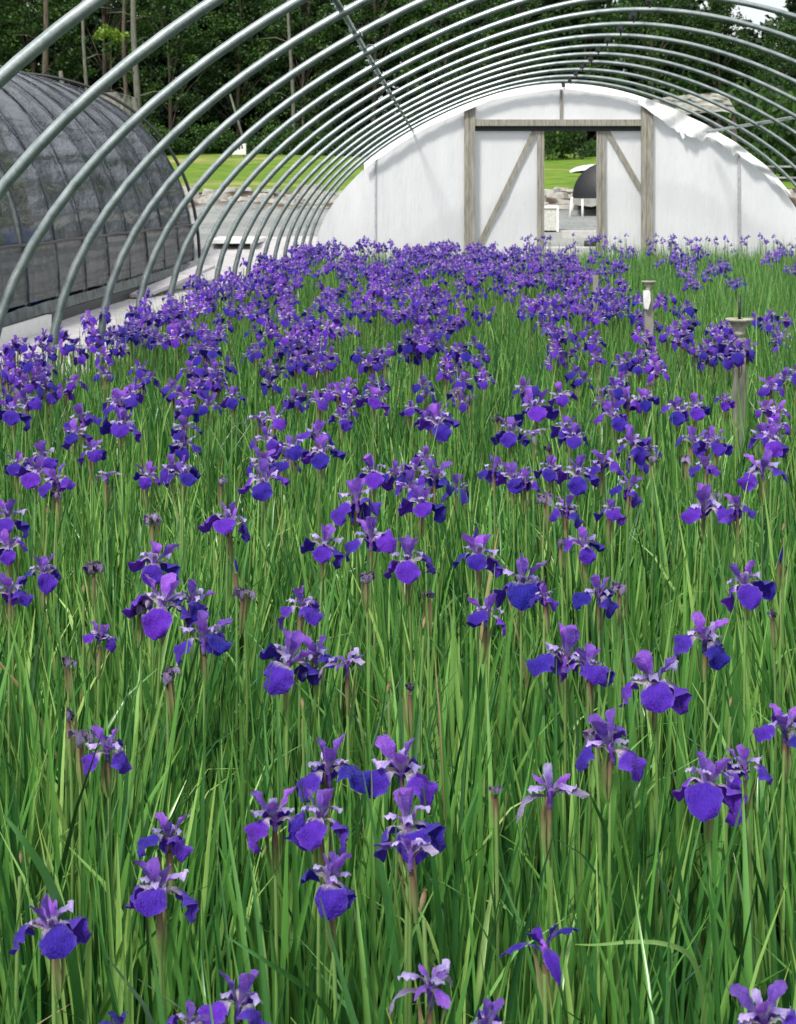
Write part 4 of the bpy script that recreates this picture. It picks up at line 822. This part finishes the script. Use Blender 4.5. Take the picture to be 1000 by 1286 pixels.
NEAR = [
 # px, py, width px, kind, yaw, tilt, label
 (300,1266,84,'O',60,0,'iris with tall purple standards cut by the bottom edge, left of centre'),
 (238,1290,50,'O',20,0,'iris tip barely showing at the bottom edge, left of the tall purple one'),
 (612,1294,62,'O',60,0,'single upright violet petal rising from the bottom edge, right of centre'),
 (152,1292,60,'D',60,0,'dark iris just peeping over the bottom edge at left'),
 (540,1246,98,'S',30,-6,'spidery lilac-edged iris with narrow drooping petals at the bottom centre'),
 (684,1193,102,'D',0,-8,'dark royal-blue iris with narrow spread petals, a downward tip'),
 (960,1286,92,'O',60,0,'iris cut by the bottom edge in the right corner'),
 (67,1172,88,'O',28,0,'deep violet iris nearest the bottom left corner with a broad drooping fall'),
 (200,1125,88,'O',2,-10,'wide violet iris facing the camera below a smaller one, left'),
 (211,1056,62,'O',60,0,'smaller iris standing just above the wide camera-facing one at left'),
 (415,1112,76,'O',8,-5,'lowest iris of the central left group with one square front fall'),
 (345,1030,74,'O',60,0,'leftmost iris of the central left group, standards spread in a V'),
 (402,1033,76,'O',-20,-4,'iris with big flat fall in the middle of the central left group'),
 (413,972,82,'O',62,0,'topmost iris of the central left group with two round falls'),
 (504,972,88,'O',58,4,'iris with long pointed standards at the top of the centre stack'),
 (513,1042,88,'O',0,-4,'iris with tall pale standard in the middle of the centre stack'),
 (516,1076,80,'S',40,-4,'pale-edged iris at the bottom of the centre stack above brown sheath'),
 (888,990,90,'O',-20,-14,'large tilted iris at the right showing a big slanting fall'),
 (936,968,58,'O',70,0,'smaller iris tucked behind the large tilted one at right'),
 (986,920,66,'O',50,0,'violet iris cut by the right edge beside a drooping dark petal'),
 (691,1000,88,'S',60,0,'lilac skeletal iris with two curved arms on a brown sheath'),
 (623,990,22,'W',0,0,'tiny pale withered knot on a lone tall stem'),
 (768,943,88,'O',58,0,'iris with an upright dark standard right of the lilac skeletal one'),
 (748,916,50,'W',20,0,'pale crumpled bloom leaning on the iris with the dark standard'),
 (135,945,62,'O',55,0,'violet iris beside shrivelled flowers at the left'),
 (102,922,46,'W',10,0,'curled lilac-grey bloom left of the violet iris'),
 (86,893,44,'K',10,0,'blackish shrivelled bloom topping its stem at left'),
 (824,864,84,'O',0,-8,'iris with a round royal-violet front fall, right of the twin blooms'),
 (710,832,78,'O',62,0,'left one of twin blooms with tall mauve standards'),
 (738,842,58,'O',10,0,'right one of twin blooms, round falls turned to the camera'),
 (886,806,62,'O',30,0,'iris with a single egg-shaped standard at the right'),
 (362,836,74,'O',0,-5,'broad square-fall iris with two spread standards, left of centre'),
 (396,828,52,'O',60,0,'half-hidden iris overlapping the broad square-fall one'),
 (436,838,60,'S',30,0,'ragged pale and violet iris right of the broad square-fall one'),
 (256,806,70,'O',42,0,'iris hanging a large left fall over a pale withered knot'),
 (204,765,80,'O',0,-4,'bright iris in the left group with a broad front fall'),
 (240,758,54,'O',50,0,'iris pressed against the right side of the bright left one'),
 (176,756,48,'W',20,0,'withered arm of a bloom left of the bright left iris'),
 (210,845,42,'W',60,0,'pale grey withered knot under the hanging fall at left'),
 (379,766,56,'O',28,0,'two-standard iris alone between the left and centre groups'),
 (194,710,60,'O',0,-4,'iris with pink-violet standard above the left group'),
 (286,660,60,'O',0,-6,'rounded deep violet iris with plump front fall left of centre'),
 (611,776,56,'O',-25,-8,'tilted iris with a slanting mauve standard right of centre'),
 (655,738,72,'O',0,-4,'iris with magenta standard and wide falls right of centre'),
 (684,752,34,'O',60,0,'small bloom at the right foot of the magenta-standard iris'),
 (512,708,58,'O',0,-2,'iris with V-shaped standards just right of the centre line'),
 (600,702,60,'O',0,0,'iris under a thin dark bud right of centre'),
 (596,676,22,'B',0,0,'thin dark bud rising behind the right-of-centre iris'),
 (752,750,50,'O',40,12,'side-facing iris with drooping face near withered pale bloom'),
 (779,735,36,'W',20,0,'flat pale withered bloom at the right of the side-facing iris'),
 (937,738,60,'O',0,-6,'deep violet iris with wide skirt near the right edge'),
 (981,700,20,'B',0,0,'dark pointed closed bud near the right edge'),
 (970,768,30,'K',0,0,'small shrivelled knot below the dark pointed bud'),
 (540,744,32,'K',30,0,'dark curled remnant below the V-shaped standards'),
 (461,722,30,'W',0,0,'pale ragged knot beneath the stacked centre blooms'),
 (515,860,28,'K',0,0,'greyish withered bulb alone at the centre'),
 (88,828,30,'W',0,0,'small pale curled bloom low on the left'),
 (126,802,38,'O',60,10,'drooping two-tail iris at the left'),
 (55,722,48,'O',20,6,'tangled violet iris near the left edge'),
 (12,746,50,'O',60,0,'iris cut by the left edge with a right-hand fall'),
 (10,655,52,'O',0,0,'upper bloom of the column at the left edge'),
 (12,690,44,'O',0,10,'lower round bloom of the column at the left edge'),
 (118,709,40,'W',40,0,'flat lilac withered bloom left of the pink-violet standard'),
 (305,742,36,'W',60,0,'curled grey bloom below the plump deep violet one'),
 (297,712,18,'B',0,0,'dark spent bud on the plump iris stem side'),
 (406,688,54,'O',0,0,'iris with rosy pointed standard in the centre pair'),
 (466,680,58,'O',60,0,'open violet iris in the centre, falls spread like wings'),
 (448,632,56,'O',60,0,'dark-falled bloom over the winged one, centre'),
 (470,598,50,'O',0,0,'top bloom of the centre column with mauve standard'),
 (498,598,34,'O',30,0,'pale ruffled bloom right of the top centre bloom'),
 (546,602,48,'O',60,0,'right-hand bloom of the triple cluster at the centre'),
 (532,636,54,'O',0,6,'lowest bloom of the triple cluster at the centre'),
 (515,615,40,'O',20,0,'left bloom of the triple cluster at the centre'),
 (191,650,36,'W',10,0,'greyish flat withered bloom above pink-violet standard'),
 (230,597,44,'O',30,0,'iris with blue right-hand fall above the withered flat one'),
 (184,600,34,'O',0,0,'small purple bloom left of the one with blue fall'),
 (332,608,52,'O',0,4,'lower bloom of the tall lilac pile left of centre'),
 (330,583,42,'O',60,0,'upper bloom of the tall lilac pile left of centre'),
 (46,598,44,'O',0,0,'lower left bloom of the tight bunch near the left edge'),
 (72,606,40,'O',60,0,'right bloom of the tight bunch near the left edge'),
 (56,576,40,'O',30,0,'top bloom of the tight bunch near the left edge'),
 (72,618,36,'K',0,0,'dark flat withered bloom under the tight bunch at left'),
 (22,585,34,'O',0,0,'small bloom left of the tight bunch near the edge'),
 (134,600,34,'S',0,0,'lilac narrow-petalled iris right of the tight bunch'),
 (884,642,58,'O',60,0,'iris with two round blue falls at the right'),
 (926,640,36,'O',60,0,'small bloom right of the two round blue falls'),
 (892,620,38,'W',0,0,'pale withered petals on top of the two round falls'),
 (958,594,50,'O',60,0,'mauve-crowned iris near the right edge'),
 (970,555,46,'O',0,0,'blue-falled pair bloom above the mauve-crowned iris'),
 (898,560,42,'O',0,0,'ruffled bloom left of the blue-falled pair'),
 (888,588,36,'O',30,0,'small ruffled bloom over a dark spent bud at right'),
 (795,560,44,'O',30,10,'side-turned iris left of two pale withered discs'),
 (820,573,26,'W',0,0,'left one of two pale withered discs at right'),
 (862,573,26,'W',50,0,'right one of two pale withered discs at right'),
 (733,688,44,'O',10,8,'long drooping iris right of a grey withered stub'),
 (704,678,24,'W',0,0,'grey withered stub left of the long drooping iris'),
 (712,642,42,'O',60,0,'bloom above the long drooping iris'),
 (768,645,36,'O',0,0,'round dark fall bloom at the bottom of the right-centre crowd'),
 (790,615,36,'O',40,0,'rightmost bloom of the right-centre crowd'),
 (725,598,48,'O',0,0,'wide magenta-crowned bloom of the right-centre crowd'),
 (757,585,42,'O',60,0,'topmost bloom of the right-centre crowd'),
 (690,592,36,'O',0,0,'pale bloom at the left of the right-centre crowd'),
 (620,592,36,'O',60,0,'left bloom of the ruffled trio right of centre'),
 (645,604,40,'O',0,0,'middle bloom of the ruffled trio right of centre'),
 (660,606,32,'O',60,0,'right bloom of the ruffled trio right of centre'),
 (685,622,36,'W',20,0,'pale crumpled bloom beside the ruffled trio'),
 (672,516,52,'O',0,0,'magenta-topped iris with wide dark skirt right of centre'),
 (660,492,34,'O',50,0,'bloom just above the wide dark skirt'),
 (640,545,42,'O',-10,0,'iris with round blue fall below the wide dark skirt'),
 (550,533,48,'O',0,0,'pale-streaked iris alone left of the round blue fall'),
 (625,522,30,'K',50,0,'thin dark curled remnant left of the wide dark skirt'),
 (670,548,32,'S',0,0,'pale rosy bloom right of the round blue fall'),
 (690,560,28,'K',0,0,'dark small bloom with white spots right of the pale rosy one'),
 (368,565,42,'O',0,0,'left bloom of the pair with tall mauve standard left of centre'),
 (404,572,46,'O',0,6,'lower right bloom of the mauve pair left of centre'),
 (398,550,38,'O',60,0,'upper right bloom of the mauve pair left of centre'),
 (151,540,46,'O',0,0,'rosy standard over solid blue fall in the left column'),
 (153,510,40,'O',60,0,'top bloom of the left column'),
 (104,528,40,'O',60,0,'shaggy dark bloom left of the left column'),
 (95,548,36,'O',0,0,'lower shaggy bloom left of the left column'),
 (116,568,34,'O',30,0,'lilac bloom under the left column'),
 (16,520,44,'O',0,0,'left bloom of the mass at the left edge'),
 (32,508,40,'O',60,0,'right bloom of the mass at the left edge'),
 (850,517,36,'O',0,0,'left twin of the neat purple pair at the right'),
 (873,514,36,'O',0,0,'right twin of the neat purple pair at the right'),
 (770,525,38,'O',30,0,'blue-bottomed bloom of the slanting group right of centre'),
 (790,505,34,'O',60,0,'middle bloom of the slanting group right of centre'),
 (810,505,32,'O',0,0,'upright bloom at the right of the slanting group'),
 (235,517,34,'O',20,0,'dense little bloom left of the brown stalk'),
 (325,528,34,'S',20,0,'lilac ragged bloom over the brown stalk'),
 (430,527,30,'O',10,0,'small blue-fall bloom left of the centre column'),
 (470,505,38,'O',0,0,'two-tier magenta bloom above the centre column'),
 (292,500,30,'O',0,0,'small skirted bloom above the lilac ragged one'),
 (516,516,26,'O',0,0,'small single bloom between the magenta and streaked ones'),
 (910,505,26,'O',0,0,'tiny bloom at the foot of the stake at right'),
 (278,602,22,'W',0,0,'small pale knot between the blue fall and lilac pile'),
 (380,882,18,'P',0,0,'open pale seed pod on the broad square-fall iris stem'),
 (533,780,18,'P',0,0,'round brown seed pod alone at the centre'),
 (985,660,16,'P',0,0,'knobbly brown seed head near the right edge'),
 (918,880,16,'P',0,0,'slim tan pod right of the round-fall iris'),
 (105,738,16,'P',0,0,'dry brown pod below the flat lilac withered bloom'),
 (26,1075,20,'P',0,0,'papery tan pod at the left edge'),
 (532,1128,36,'P',0,0,'large brown papery sheath below the centre stack'),
 (60,640,16,'P',0,0,'twisted tan pod under the tight bunch at left'),
 (488,862,20,'P',0,0,'upright tan seed sheath left of the withered bulb'),
]
for (px, py, wp, k, yaw, tilt, lab) in NEAR: iris(px, py, wp, k, yaw, lab, None, tilt)
# the crowd beyond: clumps over the bed, thick left of the row of stakes and thin to the right of it
g = np.random.default_rng(303); crowd = []
def add_clump(x, y, n):
    for _ in range(n): crowd.append((x + g.normal(0, .055), y + g.normal(0, .09), .86 + g.normal(0, .045)))
ncl = 0
while ncl < 460:
    x = g.uniform(-2.0, 5.1); y = 7.4 + 18.1 * g.random() ** 1.0
    pt = .5 + .5 * sin(x * 2.3 + sin(y * .7) * 2) * sin(y * 1.3 + x)
    if x < 1.3: dd = (.45 + .5 * pt) * min(1, .5 + (y - 7.4) * .09)
    else: dd = .10 + .13 * pt
    if x < -1.0: dd *= .75
    if x < -1.6: dd = 1
    if y > 24: dd *= .8
    if g.random() > dd: continue
    add_clump(x, y, int(g.integers(2, 5))); ncl += 1
for _ in range(60): add_clump(g.uniform(-2.12, -1.85), g.uniform(6.8, 25), 2)
for _ in range(60):  # taller scattered heads before the end wall
    x, y = g.uniform(.8, 5.0), g.uniform(23.5, 25.4); crowd.append((x, y, .92 + .12 * g.random()))
got = [place(a[0], a[1])[:2] for a in NEAR]
k_ = 0
while k_ < 42:       # the scatter that joins the near blooms to the crowd
    x, y = g.uniform(-2.0, 2.4), g.uniform(5.3, 7.7)
    if min(hypot(x - p, y - q) for p, q in got) < .14: continue
    got.append((x, y)); k_ += 1; add_clump(x, y, int(g.integers(1, 4)))
crowd = [(x, y, z) for (x, y, z) in crowd if y > 5.0]
for px, py in ((922,440),(912,452),(938,440),(928,450)): crowd.append((px2x(px, 6.85), 6.85, EYE - (py - VY) * 6.85 / F))
for px, py in ((262,425),(255,440),(275,420),(270,430),(1000,470),(985,478),(968,490),(705,500),(560,470),(575,488),(590,498),(715,545)):
    x, y, z = place(px, py); crowd.append((x, y, z))
vis = [(y, x, z) for (x, y, z) in crowd if -20 < VX + x / y * F < 1020]; vis.sort()
NI = max(0, 300 - len(NEAR)); chosen = set(vis[:NI])
COLS = ((0, 120, 'close to the foot of the left hoops'), (120, 260, 'between the left hoops and the brown stalk'), (260, 400, 'left of the centre line'), (400, 520, 'just left of the middle of the bed'), (520, 640, 'just right of the middle of the bed'), (640, 760, 'in the crowded patch right of middle'), (760, 880, 'in the dense stand left of the nearest stake'), (880, 1001, 'beside or behind the nearest weathered stake'))
def crowd_label(px, py):
    c = next((c_[2] for c_ in COLS if px < c_[1]), COLS[-1][2]); row = 'nearer' if py > 478 else ('middle-distance' if py > 448 else 'farther')
    return 'small %s violet iris %s' % (row, c)
for (y, x, z) in vis[:NI]:
    px, py = VX + x / y * F, VY + (EYE - z) / y * F; lab = crowd_label(px, py)
    iris_at(x, y, z, R3.uniform(.85, 1.12), 'W' if R3.random() < .06 else 'O', R3.random() * 120, lab, lab.replace('small ', '').replace('iris', 'irises'), 0, False)
rest = [(x, y, z) for (x, y, z) in crowd if (y, x, z) not in chosen]
LOD = [joined(300 + i, 3, 2) for i in range(8)]
Vs, Fs, Us, Rs, Ms = [], [], [], [], []; n = 0; SV, SF, SU, SR = [], [], [], []; sn = 0
for (x, y, z) in rest:
    V, Fq, UV, mi = LOD[int(g.integers(8))]; a = g.random() * 6.28; s = g.uniform(.85, 1.12) * (.75 if y > 23.3 and x > .8 else 1); tx, ty = g.normal(0, .15, 2)
    W_ = V * s; X_ = W_[:, 0] * cos(a) - W_[:, 1] * sin(a); Y_ = W_[:, 0] * sin(a) + W_[:, 1] * cos(a); Z_ = W_[:, 2] + tx * X_ + ty * Y_
    Vs.append(np.stack([X_ + x, Y_ + y, Z_ + z], 1)); Fs.append(Fq + n); Us.append(UV); Rs.append(np.full(len(V), g.random())); Ms.append(mi); n += len(V)
    bx, by = x + g.normal(0, .03), y + g.normal(0, .03); r_ = .0045
    q = [(bx - r_, by, 0), (bx + r_, by, 0), (bx, by + r_, 0), (x - r_, y, z - .05), (x + r_, y, z - .05), (x, y + r_, z - .05), (x - r_ * 2.0, y, z - .045), (x + r_ * 2.0, y, z - .045), (x, y + r_ * 2, z - .045), (x, y, z + .0)]
    SV += q; SF += [(sn, sn+1, sn+4, sn+3), (sn+1, sn+2, sn+5, sn+4), (sn+2, sn, sn+3, sn+5)]; SU += [(.3, 0, 0)] * 3 + [(.9, 0, 0)] * 7; sn += 10
fo = inst('iris_blooms', np_mesh('iris_blooms', np.concatenate(Vs), np.concatenate(Fs), PM4, {'uvw': np.concatenate(Us), 'rnd': np.concatenate(Rs)}, mi=np.concatenate(Ms)))
tag(fo, 'hundreds of small violet iris blooms crowding towards the end wall', 'irises', kind='stuff')
so_ = inst('iris_stems', np_mesh('iris_stems', np.array(SV), np.array(SF), M['stem'], {'uvw': np.array(SU, float)})); tag(so_, 'pale green stems under the distant mass of irises', 'stems', kind='stuff')
# flowerless pale stems among the leaves
g = np.random.default_rng(404); n = 6500; ys_ = 2.6 + 19 * g.random(n) ** .9; xs_ = g.uniform(-2.1, 3, n); ok = (xs_ > px2x(-60, 1) * ys_) & (xs_ < px2x(1060, 1) * ys_); xy = np.stack([xs_, ys_], 1)[ok]
V, Fq, rn, uv = blades(xy, .78 * g.uniform(.7, 1.03, len(xy)), np.full(len(xy), .0058), .05, 405, 6)
o = inst('pale_stalks', np_mesh('pale_stalks', V, Fq, M['leafpale'], {'rnd': rn, 'uvw': uv})); tag(o, 'pale green and straw stalks scattered among the iris leaves', 'stalks', kind='stuff')

# ------------------------------------------------------------ stakes in the bed
def stake(px, py, Y, w_, cap, label, nozzle=False, cs=1):
    x, _, z = at(px, py, Y); t = empty('garden_stake', (x, Y, 0), .2, label=label, cat='stake')
    b = MB(); V = []; n = 7
    for i in range(n):
        f = i / (n - 1); ww = w_ / 2 * (1 - .12 * sin(i * 2.2)); zz = (z - .07) * f; V += [(-ww, -ww * .8, zz), (ww, -ww * .8, zz), (ww * .95, ww * .8, zz), (-ww * .95, ww * .8, zz)]
    b.add(V, [(4*i+k, 4*i+(k+1) % 4, 4*i+4+(k+1) % 4, 4*i+4+k) for i in range(n-1) for k in range(4)] + [(4*n-4, 4*n-3, 4*n-2, 4*n-1)]).build('post', M['wood'], t)
    if cap:
        k = MB(); V, Fq, _ = lathe([(.018, -.085), (.034, -.07), (.026, -.055), (.044, -.03), (.050, -.012), (.076, 0), (.074, .010), (.02, .006)], 12); k.add(V * cs + [0, 0, z], [tuple(q) for q in Fq]); k.build('cap', simple('mossy_concrete', (.40, .39, .29), .9, 0, .35, 40, .6), t, True)
    if nozzle: MB().tube([(0, 0, z), (0, 0, z + .10)], .006, 6).build('riser', M['darksteel'], t, True)
stake(929, 402, 7.0, .046, True, 'nearest weathered stake with flared dish-like cap at the right', True, .76)
stake(815, 354, 10.3, .042, True, 'middle stake with small cap and white top among purple blooms', False, .62)
stake(748, 334, 13.3, .036, False, 'farthest short pale stake among flowers before the doorway')
x, _, z = at(814, 372, 10.2); MB().add([(-.03, 0, .0), (.03, 0, .0), (.035, -.01, -.09), (.012, -.01, -.18), (-.022, -.01, -.17), (-.035, -.01, -.08), (-.03, .03, 0), (.03, .03, 0), (.03, .03, -.15), (-.03, .03, -.15)], [(0, 1, 2, 3, 4, 5), (6, 9, 8, 7), (0, 6, 7, 1), (1, 7, 8, 2), (5, 9, 6, 0), (4, 3, 8, 9), (2, 8, 3), (4, 9, 5)]).build('plant_tag', M['white'], label='white tag hanging on the middle stake', cat='tag').location = (x, 10.26, z + .03)
bpy.data.objects['plant_tag'].scale = (.62, 1, .62)
